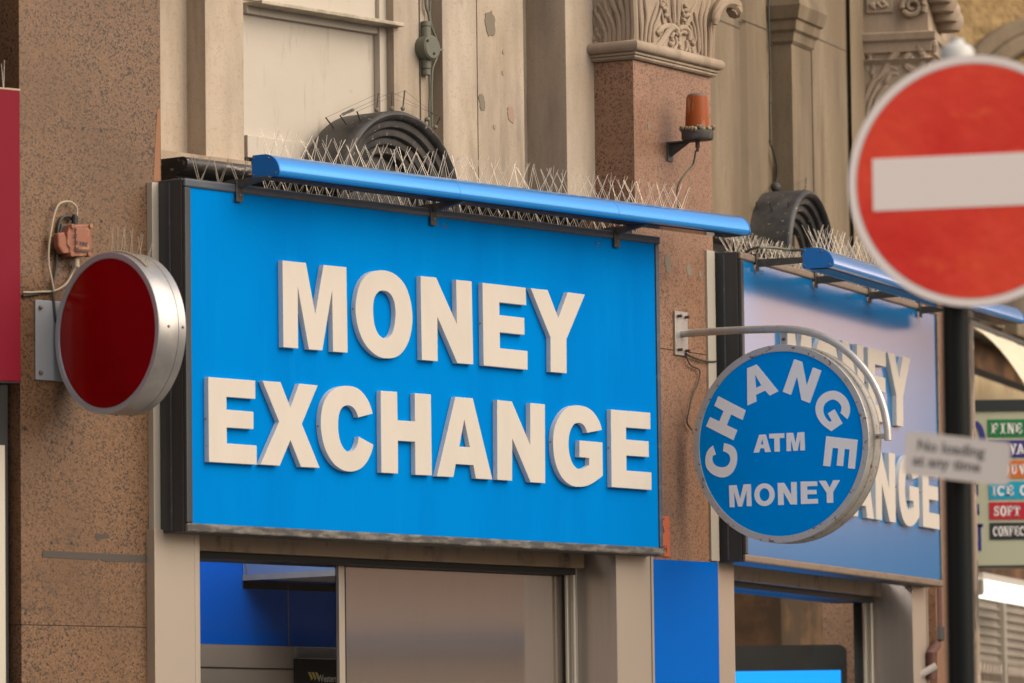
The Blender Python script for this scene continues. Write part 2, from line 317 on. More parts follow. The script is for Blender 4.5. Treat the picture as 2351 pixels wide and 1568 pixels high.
# ------------------------------------------------------------------ traced glyphs, on the letter-face plane of the big sign
LD = .026
def tr(pts, ox, oy, sc, fr=F1, off=-LD):
    o = []
    for x, y in pts:
        p = fr.loc((ox + x / sc) * K, (oy + y / sc) * K, off); o.append((p.x, p.z))
    return o
A_ = (1050, 1000, 3.1357); B_ = (1650, 1050, 3.1347); C_ = (780, 1450, 3.1347); D_ = (1450, 1500, 3.2667); E_ = (1950, 1550, 3.1357)
BIG = [
 ('M', A_, [[(252,131),(545,162),(664,808),(767,187),(1053,216),(1069,1287),(887,1273),(875,500),(752,1258),(584,1245),(443,456),(448,1233),(264,1217)]]),
 ('O', A_, [[(1450,258),(1520,255),(1620,280),(1720,350),(1800,460),(1855,620),(1881,800),(1875,970),(1840,1130),(1780,1250),(1700,1330),(1600,1358),(1480,1345),(1370,1275),(1270,1150),(1200,970),(1170,780),(1180,600),(1220,440),(1290,330),(1370,275)],
   [(1510,508),(1570,522),(1620,570),(1655,650),(1670,760),(1668,870),(1650,980),(1620,1060),(1575,1100),(1540,1107),(1490,1090),(1440,1030),(1405,930),(1390,800),(1390,700),(1405,600),(1440,540),(1475,513)]]),
 ('N', B_, [[(103,170),(297,188),(559,778),(548,216),(743,237),(763,1277),(565,1261),(313,677),(317,1237),(119,1219)]]),
 ('E', B_, [[(879,254),(1422,316),(1429,536),(1091,498),(1092,659),(1404,694),(1407,907),(1097,874),(1098,1074),(1445,1110),(1445,1345),(895,1291)]]),
 ('Y', B_, [[(1484,323),(1697,345),(1831,697),(1949,373),(2164,402),(1933,961),(1935,1390),(1734,1370),(1732,938)]]),
 ('E2', C_, [[(168,181),(757,227),(759,456),(396,429),(398,590),(735,618),(736,835),(400,814),(401,1013),(776,1041),(777,1281),(178,1245)]]),
 ('X', C_, [[(848,229),(1074,246),(1199,566),(1308,264),(1541,287),(1342,770),(1566,1322),(1331,1309),(1199,973),(1064,1295),(825,1278),(1057,743)]]),
 ('C', C_, [[(2228,640),(2210,570),(2180,490),(2130,410),(2070,345),(2000,307),(1920,293),(1840,298),(1750,330),(1680,390),(1620,490),(1588,620),(1578,760),(1590,900),(1620,1040),(1670,1160),(1740,1265),(1820,1330),(1900,1362),(1980,1365),(2070,1335),(2140,1270),(2195,1175),(2225,1090),(2237,1030),
   (2055,930),(2045,1000),(2020,1065),(1985,1105),(1940,1120),(1900,1110),(1855,1060),(1820,980),(1800,870),(1796,760),(1806,660),(1835,580),(1880,543),(1930,537),(1980,560),(2020,610),(2050,688)]]),
 ('H', D_, [[(240,206),(454,220),(461,592),(687,607),(684,238),(895,254),(910,1313),(693,1303),(690,873),(465,857),(466,1288),(249,1275)]]),
 ('A', D_, [[(1216,285),(1443,304),(1700,1366),(1484,1353),(1452,1178),(1222,1163),(1190,1334),(976,1323)], [(1332,583),(1406,943),(1268,934)]]),
 ('N2', E_, [[(122,156),(306,175),(539,725),(537,194),(720,211),(725,1200),(542,1186),(313,638),(309,1169),(126,1155)]]),
 ('G', E_, [[(1436,532),(1415,450),(1375,370),(1320,300),(1250,250),(1170,228),(1100,224),(1030,240),(960,290),(900,370),(850,480),(828,600),(826,740),(840,880),(875,1010),(930,1120),(1000,1195),(1080,1237),(1170,1245),(1260,1228),(1350,1180),(1448,1105),(1443,690),(1155,664),(1154,870),(1279,883),(1278,972),(1225,1010),(1160,1023),(1110,1005),(1065,945),(1035,860),(1020,760),(1020,650),(1035,560),(1065,490),(1100,452),(1150,442),(1195,460),(1230,505),(1252,568)]]),
 ('E3', E_, [[(1549,275),(2044,317),(2046,524),(1740,500),(1741,652),(2024,676),(2026,872),(1745,852),(1745,1041),(2059,1065),(2060,1285),(1559,1248)]]),
]
GL = {}
for nm, z_, loops in BIG:
    loops = [tr(l, *z_) for l in loops]
    if nm in ('O', 'C', 'G'): loops = [smooth_poly(l, 3) for l in loops]
    GL[nm] = loops
BW, BZ1 = 2.57647, CAMZ + 2.2003; BZ0 = BZ1 - 1.15
# ------------------------------------------------------------------ the big sign boards
def sign_board(fr, label, face, framemat, bottommat):
    t = thing('sign_board', label, 'shop sign', fr, (0, 0, BZ0), 'blue money exchange fascia signs')
    e, d = .030, .115
    mb = MB().box(-e, BW + e, .004, d, BZ0 - e, BZ1 + e); mb.build('cabinet', 'darkpost', t, bevel=.004)
    mb = MB(); mb.box(-e, -e + .004, .05, .054, BZ0 - e, BZ1 + e)  # joint line on the cabinet side
    MB().box(-e - .003, -e - .0003, .058, .0635, BZ0 - e + .01, BZ1 + e - .01).build('side_seam', 'trim', t)
    MB().box(0, BW, -.004, .0035, BZ0, BZ1).build('face_panel', face, t)
    f = [(-e, BW + e, BZ1, BZ1 + e, framemat), (-e, BW + e, BZ0 - e, BZ0, bottommat)]
    for x0, x1, z0, z1, mm in f: MB().box(x0, x1, -.012, .0032, z0, z1).build('frame_rail', mm, t, bevel=.006, seg=3)
    MB().box(-e, -.0005, -.0115, .0032, BZ0 + .0005, BZ1 - .0005).build('frame_rail', 'darkpost', t, bevel=.004)
    MB().box(BW + .0005, BW + e * .7, -.0115, .0032, BZ0 + .0005, BZ1 - .0005).build('frame_rail', framemat, t, bevel=.003)
    for fx in (.115, .545, .89):
        x = BW * fx - .06; z = BZ1 - .018
        for a_ in ((x - .020, x - .018, z - .014, z), (x + .018, x + .020, z - .016, z), (x - .020, x + .020, z - .016, z - .0145)): MB().box(a_[0], a_[1], -.0046, -.0041, a_[2], a_[3]).build('clip_mark', 'ink', t)
        MB().sphere((x + .003, -.004, z - .004), .0035, 6).build('screw', 'cast', t)
    for nm, _, _ in BIG:
        l = GL[nm]
        mb = MB().prism(l, -LD + .0004, -.0042); o = mb.build('letter', ['letterside', 'letter'], t)
        for p in o.data.polygons:
            if p.normal.y < -.9: p.material_index = 1
        for p in o.data.polygons:
            if abs(p.normal.y) < .5: p.use_smooth = nm in ('O', 'C', 'G')
        if nm in ('O', 'C', 'G'): o.data.set_sharp_from_angle(angle=R(30))
        bv = o.modifiers.new('Bevel', 'BEVEL'); bv.width = .0002 if nm in ('M', 'N', 'N2') else .0010; bv.segments = 2; bv.limit_method = 'ANGLE'; bv.angle_limit = R(50)
        if nm in ('O', 'E', 'E2', 'C', 'G', 'E3'):
            x = min(p[0] for p in l[0]); z = sum(p[1] for p in l[0]) / len(l[0])
            MB().sphere((x - .0005, -.013, z), .0035, 6).build('screw', 'cast', t)
    return t
sign_board(F1, 'large evenly lit blue sign with raised cream MONEY EXCHANGE letters under the long trough', 'blueface', 'trim', 'trim_dirty')
sign_board(F2, 'blue MONEY EXCHANGE sign behind the round change sign, seen edge on with pink reflections', 'blueface2', 'trim_bronze', 'trim_bronze')
# ------------------------------------------------------------------ lamp troughs over the signs
def light_bar(fr, label, s0, s1, yb, zb, arms, dpt=.125, h=.078, under=True):
    t = thing('sign_light', label, 'sign lamp', fr, (s0, yb, zb), 'blue lamp troughs above the signs')
    prof = [(yb, zb), (yb, zb + h * .93), (yb - .004, zb + h)]
    for i in range(13):
        a = pi / 2 * i / 12; prof.append((yb - dpt * .42 - dpt * .58 * sin(a), zb + h * .16 + h * .84 * cos(a)))
    prof += [(yb - dpt + .004, zb + .003), (yb - dpt + .012, zb)]
    MB().extr(prof, s0 + .006, s1 - .006).build('trough', 'bluebar', t, smooth=True)
    for f_ in (.36, .70):
        sj = s0 + (s1 - s0) * f_; MB().extr([(yb - dpt / 2 + (p[0] - yb + dpt / 2) * 1.006, zb + h / 2 + (p[1] - zb - h / 2) * 1.006) for p in prof], sj, sj + .0022).build('joint', 'bluecap', t)
    MB().box(s0 + .02, s1 - .02, yb - dpt + .03, yb - .02, zb - .004, zb - .0005).build('diffuser', 'oppglass', t)
    for a, b in ((s0, s0 + .0055), (s1 - .0055, s1)):
        g = 1.03; cy, cz = yb - dpt / 2, zb + h / 2
        c = MB().extr([(cy + (p[0] - cy) * g, cz + (p[1] - cz) * g) for p in prof], a, b).build('end_cap', 'bluecap', t, bevel=.001)
        if a == s0:
            for yy, zz in ((yb - .008, zb + .01), (yb - .008, zb + h - .008), (yb - dpt * .62, zb + h - .014), (yb - dpt + .015, zb + .01)):
                MB().sphere((a - .001, yy, zz), .004, 6).build('screw', 'cast', c)
    top = BZ1 + .030
    for s in arms:
        m = MB(); z1 = zb - .001 if under else zb + .045; ye = yb - dpt * .75 if under else yb - .001
        m.extr([(.11, top + .001), (.11, top + .006), (.02, z1), (ye, z1), (ye, z1 - .022 if not under else z1 - .006), (-.02, z1 - .030), (.0, top + .001)], s - .010, s + .010)
        m.build('arm', 'iron', t, bevel=.0015)
        MB().box(s - .017, s + .017, -.0175, -.0125, top - .062, top + .012).box(s - .017, s + .017, -.0175, .05, top + .0005, top + .006).build('bracket', 'iron', t, bevel=.002)
        MB().lathe([(.0001, -.0215), (.004, -.021), (.005, -.0176)], (s, 0, top - .038), axis='y', n=8).build('bolt', 'cast', t)
    return t
# solve the trough position so that both ends come out level
def level(fr, pa, pb):
    lo, hi = -.8, .2
    for _ in range(50):
        m = (lo + hi) / 2
        if fr.Z(*pa, m) - fr.Z(*pb, m) > 0: hi = m
        else: lo = m
    return m, fr.Z(*pa, m), fr.S(*pa, m), fr.S(*pb, m)
lv = level(F1, (641.2, 402.1), (1723, 532)); print('bar1 front', lv)
def spike_meshes(var, r, h, spread):
    out = []
    for k in range(var):
        mb = MB()
        for bx, tx, by, ty in ((-.010, .024, -.004, -.03), (.011, -.024, .004, .025), (-.004, -.009, .004, .035), (.005, .006, -.004, -.035)):
            bx, tx = bx * spread, tx * spread; tx += random.uniform(-.011, .011); ty += random.uniform(-.010, .010); l = h * random.uniform(.90, 1.05)
            mb.tube([(bx, by, 0), (tx, ty, l)], [r, r * .8], 5)
        me = bpy.data.meshes.new('spike_cluster'); me.from_pydata([tuple(v) for v in mb.v], [], mb.f); out.append(me)
    return out
SPK = {}
for k_, (r_, h_, sp_, m_) in dict(steel=(.00095, .090, 1., 'spike'), dirty=(.0015, .09, .5, 'spikedirty')).items():
    SPK[k_] = spike_meshes(12, r_, h_, sp_)
    for me in SPK[k_]: me.materials.append(M[m_])
def spikes(fr, label, s0, s1, y, z, step, kind='steel', lean=0., skip=()):
    n = int((s1 - s0) / step); step = (s1 - s0) / n
    t = thing('bird_spikes', label, 'bird spikes', fr, (s0, y, z), 'pigeon spike strips')
    MB().box(s0, s1, y - .010, y + .010, z + .0005, z + .004).build('base_strip', 'clear', t)
    for i in range(n):
        if i in skip: continue
        o = bpy.data.objects.new('spike_cluster', random.choice(SPK[kind])); C.objects.link(o); o.parent = t
        o.location = ((i + .5) * step + random.uniform(-.004, .004), 0, .003); o.rotation_euler = (lean + random.uniform(-.09, .09), random.uniform(-.08, .08), random.choice((0, pi)) + random.uniform(-.15, .15))
        o.scale = (1, 1, random.uniform(.93, 1.06))
    return t
ybf, zb, s0, s1 = lv
ybf = -.19
zb = F1.Z(641.2, 402.1, ybf); s0, s1 = F1.S(641.2, 402.1, ybf), F1.S(1723, 532, ybf)
arm = lambda fr, px, py: fr.S(px, py, -.012)
light_bar(F1, 'long blue lamp trough over the evenly lit blue sign, full length in view', s0, s1, ybf + .125, zb, [arm(F1, 548, 440), arm(F1, 994, 497), arm(F1, 1415, 545)])
spikes(F1, 'steel spikes standing along the top of the long blue lamp trough', s0 + .02, s1 - .27, ybf + .095, zb + .078, .056)
TOP = BZ1 + .030
spikes(F1, 'dense spikes on top of the evenly lit blue sign, below its lamp trough', F1.S(600, 450, .05), BW - .02, .05, TOP, .056)
spikes(F1, 'sparse dull spikes at the left end of the large sign top', F1.S(437, 415, .05), F1.S(585, 432, .05) - .03, .05, TOP, .075, 'dirty')
# second trough
lv2 = level(F2, (1913.7, 612.6), (2351, 772)); print('bar2', lv2)
y2 = -.33; z2 = F2.Z(1913.7, 612.6, y2); sa = F2.S(1913.7, 612.6, y2); print('bar2 s', sa, z2, 'arms')
sb = F2.S(2352, 770, y2)
print('bar1', s0, s1, ybf, zb, 'bar2', sa, sb, y2, z2)
light_bar(F2, 'blue lamp trough with white glare, left end cap beside the no entry disc', sa, sb, y2 + .125, z2, [F2.S(1737, 590, -.012), F2.S(1872, 640, -.012), F2.S(1996, 672, -.012), F2.S(2112, 708, -.012)], under=False)

t = thing('cable', 'grey cable from the sign top to the end cap beside the no entry disc', 'cable', F2, F2.loc(1712, 580, -.05))
v = [(1715, 578, .05), (1722, 573, -.0), (1745, 567, -.06), (1780, 569, -.10), (1815, 574, -.15), (1847, 574, y2 + .12)]
MB().tube([F2.loc(*p) for p in v], .006, 8).build('sheath', 'cable', t, smooth=True)
spikes(F2, 'bright spikes on the trough whose end cap is beside the no entry disc', sa + .01, sb - .1, y2 + .085, z2 + .078, .05)
spikes(F2, 'spikes on top of the sign with pink reflections', -.02, BW - .02, .05, TOP, .052)
spikes(F2, 'rear row of spikes on the ledge behind the sign with pink reflections', .1, 1.9, .22, TOP + .06, .06, 'dirty')
# ------------------------------------------------------------------ the building
bld = thing('stone_building', 'old buff stone building with granite piers and black arched hoods behind the signs', 'building', F1, (0, 0, 0))
BASE[bld] = Vector((0, 0, 0))
def bpart(mb, name, m, fr, parent=None, **k):
    """building part modelled in frame fr, re-expressed in the building's own frame"""
    o = MB(); o.f = mb.f
    for v in mb.v:
        w = fr.world(v); dx, dy = w.x - F1.o[0], w.y - F1.o[1]
        o.v.append(Vector((dx * F1.u[0] + dy * F1.u[1], dx * F1.w[0] + dy * F1.w[1], w.z)))
    return o.build(name, m, parent or bld, **k)
HT = 11.0
s = lambda px, off, py=200: F1.S(px, py, off)
# bay 1 wall: plan outline swept upwards
zc = F1.Z(400, 352, .31)   # top of the cornice
pr = [(s(300, .40), .40), (s(472, .31), .40), (s(472, .31), .31), (s(560, .31), .31), (s(560, .31), .52), (s(905, .36), .52), (s(905, .36), .36), (s(963, .36), .36), (s(963.5, .36), .385), (s(966, .36), .385), (s(966.5, .36), .36), (s(978, .36), .36),
      (s(980, .36), .41), (s(1017, .355), .41), (s(1017, .355), .355), (s(1095.6, .355), .355), (s(1095.8, .355), .38), (s(1097.2, .355), .38), (s(1097.4, .355), .355), (s(1203, .355), .355), (s(1203, .355), .455), (s(1300, .26), .455), (s(1300, .26), .26), (s(1420, .26), .26), (s(1420, .26), 1.2), (s(300, .4), 1.2)]
bpart(MB().plan(pr, zc, HT), 'wall', 'stone', F1, bevel=.003)
bpart(MB().box(s(300, .4), s(1420, .25), .42, 1.2, 3.36, zc - .001), 'lower_wall', 'stone_dark', F1)
# plinth under the left pier
bpart(MB().loft(s(300, .4), s(560, .31) + .01, .31, .6, [(zc - .03, .012), (zc + .004, .012), (zc + .006, -.003)]), 'plinth', 'stone_carved', F1)
# cornice behind the sign
yc = .155
zt = F1.Z(400, 354, yc)
prof = [(.41, zt - .32), (yc + .09, zt - .32), (yc + .09, zt - .26)]
def roll(cy, cz, r, a0, a1, n=7): return [(cy - r * cos(R(a0 + (a1 - a0) * i / n)), cz + r * sin(R(a0 + (a1 - a0) * i / n))) for i in range(n + 1)]
prof += roll(yc + .075, zt - .225, .028, -60, 80) + [(yc + .06, zt - .17), (yc + .055, zt - .13)] + roll(yc + .05, zt - .105, .030, -70, 70) + [(yc + .06, zt - .062), (yc + .03, zt - .05)] + roll(yc + .022, zt - .024, .024, -80, 90) + [(.41, zt)]
bpart(MB().extr(prof, s(360, .3, 380), F1.S(823, 450, .15)), 'cornice', 'blackcut', F1, smooth=True)
bpart(MB().extr(prof, F1.S(1040, 450, .15), F1.S(1352, 450, .15)), 'cornice', 'blackcut', F1, smooth=True)
# window with painted panel
wx0, wx1 = s(560.5, .42), s(893, .42)
win = bpart(MB().box(wx0, wx1, .425, .47, F1.Z(700, 352, .42), HT - 6), 'window', 'cream', F1)
zA = F1.Z(565, 328, .42)
bb = lambda *a, **k: bpart(MB().box(*a), k.pop('n', 'frame_bar'), k.pop('m', 'cream'), F1, win, bevel=.003)
bb(wx0, s(866, .41), .405, .4248, F1.Z(600, 334, .41) - .05, F1.Z(600, 314, .41), n='bottom_rail')
bb(s(866, .41), wx1, .395, .4246, F1.Z(880, 370, .41) - .1, HT - 6.0, n='stile')
bb(wx0, s(866, .41) - .001, .402, .4244, F1.Z(600, 36, .41), F1.Z(600, 14, .41), n='top_rail')
bb(wx0, s(893, .41), .33, .4242, F1.Z(600, 12, .36), F1.Z(600, 3, .36), n='sill', m='cream_dirty')
bb(wx0, s(866, .41) - .002, .412, .4240, F1.Z(600, 3, .41), HT - 6.2, n='upper_panel')
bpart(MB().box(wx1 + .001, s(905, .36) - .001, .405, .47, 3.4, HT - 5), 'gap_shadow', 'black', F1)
# cement patches on the stone
def blob(cx, cy, w, h, seed):
    rnd = random.Random(seed); return [(cx + w / 2 * math.copysign(abs(cos(a)) ** .6, cos(a)) * rnd.uniform(.72, 1.1) + h * .06 * sin(a), cy + h / 2 * sin(a) * rnd.uniform(.82, 1.1)) for a in [2 * pi * i / 22 for i in range(22)]]
for cx, cy, w, h, mm in ((1126, 54, 24, 62, 'patch_grey'), (1107, 234, 14, 42, 'patch_grey'), (1174, 263, 17, 38, 'patch_brown'), (1156, 119, 6, 10, 'patch_brown'), (1155, 167, 5, 11, 'patch_brown'), (1136, 291, 7, 11, 'patch_brown')):
    l = [(lambda p: (p.x, p.z))(F1.loc(x, y, .353)) for x, y in blob(cx, cy, w, h, int(cx))]
    bpart(MB().prism(l, .3525, .356), 'cement_patch', mm, F1)
# arched hoods
def hood(fr, cx, cy, off, r, dep, spandrel):
    c = fr.loc(cx, cy, off); c.y = off
    zb_ = c.z - .30
    mb = MB()
    A0, A1 = 0, pi
    # barrel
    prof = [(r * .80, dep), (r, dep), (r, .012), (r - .006, 0), (r - .016, -.006), (r - .028, 0), (r - .034, .012)]
    rr = r - .034
    for k in range(4):
        w = .030; y = .02 + .020 * k
        prof += [(rr, y), (rr - .006, y + .001), (rr - w * .45, y + .001), (rr - w * .8, y + .004), (rr - w, y + .014)]; rr -= w
    prof += [(rr - .004, .12), (.002, .13)]
    mb.lathe(prof, (c.x, off, c.z), axis='y', n=48, a0=A0, a1=A1)
    # straight jambs below the springing
    for sg in (1, -1):
        pts = [(c.x + sg * p[0], off + p[1]) for p in prof if p[0] > .002]
        n = len(pts); vs = [(x, y, z) for z in (zb_, c.z) for x, y in pts]
        mb.add(vs, [(i, i + 1, i + 1 + n, i + n) for i in range(n - 1)])
    h = bpart(mb, 'arched_hood', 'blackpaint', fr, smooth=True)
    bpart(MB().box(c.x - rr - .002, c.x + rr + .002, off + .125, off + .14, zb_, c.z), 'niche_back', 'blackpaint', fr, h)
    return c
hc1 = hood(F1, 924, 466, .17, .338, .20, 0)
hc2 = hood(F2, 1866, 606, .18, .31, .22, 0)
# granite piers
def pier(fr, s0, s1, dep, z0, z1, m, joints=(), name='granite_pier'):
    zz = [z0] + sorted(joints) + [z1]; top = None
    for a, b in zip(zz[:-1], zz[1:]): top = bpart(MB().box(s0, s1, 0, dep, a + .0015, b - .0015), name, m, fr, bevel=.0012)
    if joints: bpart(MB().box(s0 + .004, s1 - .004, .004, dep, z0, z1 - .01), 'pier_core', 'stone_dark', fr)
    return top
p1l = P1.S(46.5, 800); zj = P1.Z(200, 1438)
pier(P1, p1l, P1.S(368, 100), .3, 0, HT, 'granite', [zj, .6])
bpart(MB().prism([(P1.S(x, y), P1.Z(x, y)) for x, y in ((361, 250), (367.6, 250), (367.0, 415), (352, 415), (356, 330))], -.0012, .0001), 'orange_paint_patch', 'orangepaint', P1)
zl = P2.Z(1461, 138); p2r = P2.S(1636, 500)
pier(P2, 0, p2r, .34, 0, zl, 'granite_pink', [P2.Z(1560, 806)])
# grey tape on pier 1, drill holes
tpt = [(97, 1264), (355, 1276), (355, 1292), (300, 1290), (235, 1288), (228, 1283), (215, 1286), (97, 1279)]
bpart(MB().prism([(P1.S(x, y), P1.Z(x, y)) for x, y in tpt], -.0015, .0001), 'grey_filler_strip', 'filler', P1)
for x, y in ((118, 1246), (164, 1247), (119, 1015), (165, 1018), (190, 295), (232, 300), (232, 508), (58, 1408), (56, 985)):
    p = P1.loc(x, y); bpart(MB().lathe([(.0001, .0), (.0052, 0), (.0062, .0001)], (p.x, -.0012, p.z), axis='y', n=10), 'drill_hole', 'black', P1)
bpart(MB().prism([(P1.S(x, y), P1.Z(x, y)) for x, y in ((218, 1225), (250, 1227), (252, 1236), (220, 1238))], -.0012, .0001), 'cement_patch', 'filler', P1)
for cx, cy, w, h in ((1533, 606, 15, 40), (1582, 620, 12, 30), (1608, 630, 7, 16), (1490, 290, 9, 14)):
    bpart(MB().prism([(P2.S(x, y), P2.Z(x, y)) for x, y in blob(cx, cy, w, h, cx)], -.0012, .0001), 'cement_patch', 'patch_grey', P2)
# capital of pier 2
def torus_prof(z, e, r, n=6): return [(z + r * -cos(pi * i / n), e + r * sin(pi * i / n)) for i in range(n + 1)]
lp = [(zl, .002), (zl + .002, .014)] + torus_prof(zl + .010, .014, .006, 4) + torus_prof(zl + .022, .019, .006, 4) + torus_prof(zl + .050, .022, .022, 8) + [(zl + .074, .012), (zl + .08, .004)]
cap = bpart(MB().loft(0, p2r, 0, .34, lp), 'capital', 'stone_carved', P2, smooth=True)
bell = [(zl + .08, .002), (zl + .2, .0), (zl + .3, .008), (zl + .40, .03), (zl + .48, .07), (zl + .55, .10), (zl + .62, .10), (zl + .62, .13), (zl + .72, .15)]
bpart(MB().loft(0, p2r, 0, .34, bell), 'bell', 'stone_carved', P2, cap, smooth=True)
def leafset(fr, curves, off, parent, side=None, m='stone_carved', name='acanthus_leaf'):
    for pts, r0, r1 in curves:
        q = smooth_poly(pts + pts[::-1][1:-1], 4, 179)[:len(pts) * 4 - 3] if len(pts) > 2 else pts
        mb = MB(); V = []
        for x, y in q:
            V.append(fr.loc(x, y, off) if side is None else side(x, y))
        n = len(V); rs = [max(.0012, (r0 + (r1 - r0) * i / (n - 1)) * (1 if .06 < i / (n - 1) < .94 else .6)) for i in range(n)]
        mb.tube(V, rs, 8); bpart(mb, name, m, fr, parent, smooth=True)
# capital leaves: front face (traced from the photo, lying on the pier face)
d2 = lambda L_: [((2300 + x / 3.3586) * K, y / 3.3586 * K) for x, y in L_]
front = [([(880, 640), (885, 400), (860, 100), (850, -200)], .010, .012), ([(930, 630), (950, 400), (960, 200), (920, -100)], .009, .010), ([(985, 600), (1010, 380), (1060, 200), (1120, 30)], .012, .006),
 ([(1045, 560), (1060, 380), (1110, 260), (1150, 120), (1150, -60)], .010, .007), ([(1190, 330), (1165, 150), (1150, -40)], .006, .007), ([(1290, 340), (1250, 200), (1230, 60), (1240, -60)], .010, .008),
 ([(1330, 330), (1320, 150), (1300, -50)], .012, .016), ([(1375, 340), (1385, 180), (1380, -50)], .010, .014), ([(1440, 320), (1430, 150), (1410, -50)], .007, .010), ([(1475, 370), (1540, 200), (1610, 60), (1650, -30)], .008, .009),
 ([(1620, 560), (1600, 380), (1570, 280)], .010, .006), ([(1660, 700), (1650, 450), (1620, 250), (1600, 160)], .012, .008), ([(1700, 740), (1690, 500), (1680, 250), (1720, 0)], .010, .014), ([(1745, 780), (1745, 500), (1740, 250), (1800, 0)], .009, .014),
 ([(1800, 850), (1810, 500), (1800, 250), (1850, 60), (1950, -60)], .012, .02), ([(1835, 870), (1850, 400), (1870, 200), (1940, 60), (2050, 10)], .010, .022),
 # central curled leaves
 ([(1080, 650), (1130, 600), (1200, 500), (1260, 400), (1310, 370)], .017, .020), ([(1140, 480), (1120, 430), (1160, 380), (1240, 350), (1330, 365), (1370, 420), (1350, 470)], .012, .018), ([(1095, 440), (1130, 420), (1180, 400)], .010, .012),
 ([(1260, 560), (1290, 600), (1320, 560), (1290, 500), (1330, 440)], .012, .010), ([(1200, 650), (1260, 690), (1330, 660), (1365, 590), (1350, 490)], .010, .008), ([(1110, 690), (1160, 640), (1210, 560)], .014, .010),
 ([(1390, 400), (1440, 370), (1500, 390), (1530, 460), (1530, 560)], .014, .016), ([(1410, 560), (1400, 480), (1430, 430), (1500, 450)], .008, .012), ([(1380, 620), (1400, 560), (1390, 510)], .016, .010), ([(1380, 700), (1410, 740), (1420, 640)], .012, .014), ([(1500, 540), (1500, 640), (1480, 700)], .010, .008),
 ([(1530, 620), (1530, 720), (1560, 780), (1590, 740), (1570, 680), (1590, 640)], .012, .010), ([(1560, 560), (1600, 590), (1570, 500), (1560, 400), (1540, 340)], .012, .008)]
leafset(P2, [(d2(c), a * .8, b * .8) for c, a, b in front], -.006, cap)
rnd = random.Random(3)
for cx, cy in ((1195, 60), (1200, 130), (1215, 190), (1490, 110), (1460, 170), (1500, 210), (1455, 240)):
    for k in range(4):
        x, y = d2([(cx + rnd.uniform(-25, 25), cy + rnd.uniform(-35, 35))])[0]; p = P2.loc(x, y, -.012); bpart(MB().sphere(p, .009, 6), 'carved_berry', 'stone_carved', P2, cap, smooth=True)
# capital leaves: left side face; local x = 0 plane, coordinate is depth y
def sidepin(fr, xs):
    def f(px, py):
        d = ray(px, py); # intersect with plane local x = xs
        t = (xs + fr.o[0] * fr.u[0] + fr.o[1] * fr.u[1]) / (d[0] * fr.u[0] + d[1] * fr.u[1])
        return Vector((xs, (t * d[0] - fr.o[0]) * fr.w[0] + (t * d[1] - fr.o[1]) * fr.w[1], CAMZ + t * d[2]))
    return f
sideL = [([(180, 640), (190, 300), (200, 60), (240, -100)], .010, .012), ([(350, 650), (360, 540), (300, 440), (290, 380)], .016, .006), ([(430, 650), (420, 450), (350, 280), (280, 160), (290, 90)], .022, .008), ([(480, 650), (480, 420), (430, 250), (360, 110), (300, 70)], .020, .010),
 ([(540, 650), (540, 420), (490, 260), (430, 140), (400, 0)], .020, .014), ([(600, 650), (610, 400), (580, 200), (520, 60), (470, -60)], .020, .016), ([(660, 650), (670, 400), (660, 200), (620, 60), (590, -80)], .016, .018), ([(710, 640), (730, 400), (720, 150), (700, -80)], .018, .018), ([(780, 640), (800, 400), (790, 100), (780, -100)], .018, .020),
 ([(330, 650), (300, 590), (260, 560), (250, 480)], .014, .008), ([(240, 680), (290, 670), (340, 640)], .012, .014), ([(280, 300), (260, 290), (250, 220)], .010, .006), ([(330, 430), (270, 370), (260, 300)], .010, .006), ([(500, 210), (470, 120), (450, 20)], .012, .010)]
leafset(P2, [(d2(c), a * .8, b * .8) for c, a, b in sideL], 0, cap, side=sidepin(P2, .0))
# scroll at the capital's right corner
cx, cy = d2([(2115, 120)])[0]; pc = P2.loc(cx, cy, -.05)
sc = [d2([(1880, 330)])[0], d2([(1895, 200)])[0], d2([(1930, 110)])[0], d2([(1990, 40)])[0], d2([(2060, 20)])[0], d2([(2130, 50)])[0], d2([(2150, 120)])[0], d2([(2110, 190)])[0]]
leafset(P2, [(sc, .016, .034)], -.04, cap, name='volute')
# ------------------------------------------------------------------ bay 2 wall
w = lambda px, off, py=250: F2.S(px, py, off)
pr2 = [(w(1560, .38), .38), (w(1700, .38), .38), (w(1706, .38), .36), (w(1762, .36), .36), (w(1764, .36), .375), (w(1770, .36), .375), (w(1820, .28), .375), (w(1820, .28), .28), (w(1864, .28), .28), (w(1864, .28), .345), (w(1867, .33), .345), (w(1867, .33), .33), (w(1952, .33), .33), (w(1955, .31), .31), (w(2200, .31), .31), (w(2200, .31), 1.4), (w(1560, .38), 1.4)]
zc2 = TOP - .1
bpart(MB().plan(pr2, zc2 + .1, HT), 'wall', 'stone_ochre', F2, bevel=.003)
bpart(MB().box(w(1560, .38), w(2200, .31), .40, 1.3, 3.36, zc2 + .099), 'lower_wall', 'stone_dark', F2)
zt = F2.Z(1700, 545, .15); yc = .13
prof2 = [(.41, zt - .32), (yc + .09, zt - .32), (yc + .09, zt - .26)] + roll(yc + .075, zt - .225, .028, -60, 80) + [(yc + .06, zt - .17)] + roll(yc + .05, zt - .105, .030, -70, 70) + [(yc + .03, zt - .05)] + roll(yc + .022, zt - .024, .024, -80, 90) + [(.41, zt)]
bpart(MB().extr(prof2, w(1600, .2), F2.S(1800, 560, .15)), 'cornice', 'blackcut', F2, smooth=True)
bpart(MB().extr(prof2, F2.S(1905, 560, .15), F2.S(2230, 560, .15)), 'cornice', 'blackcut', F2, smooth=True)
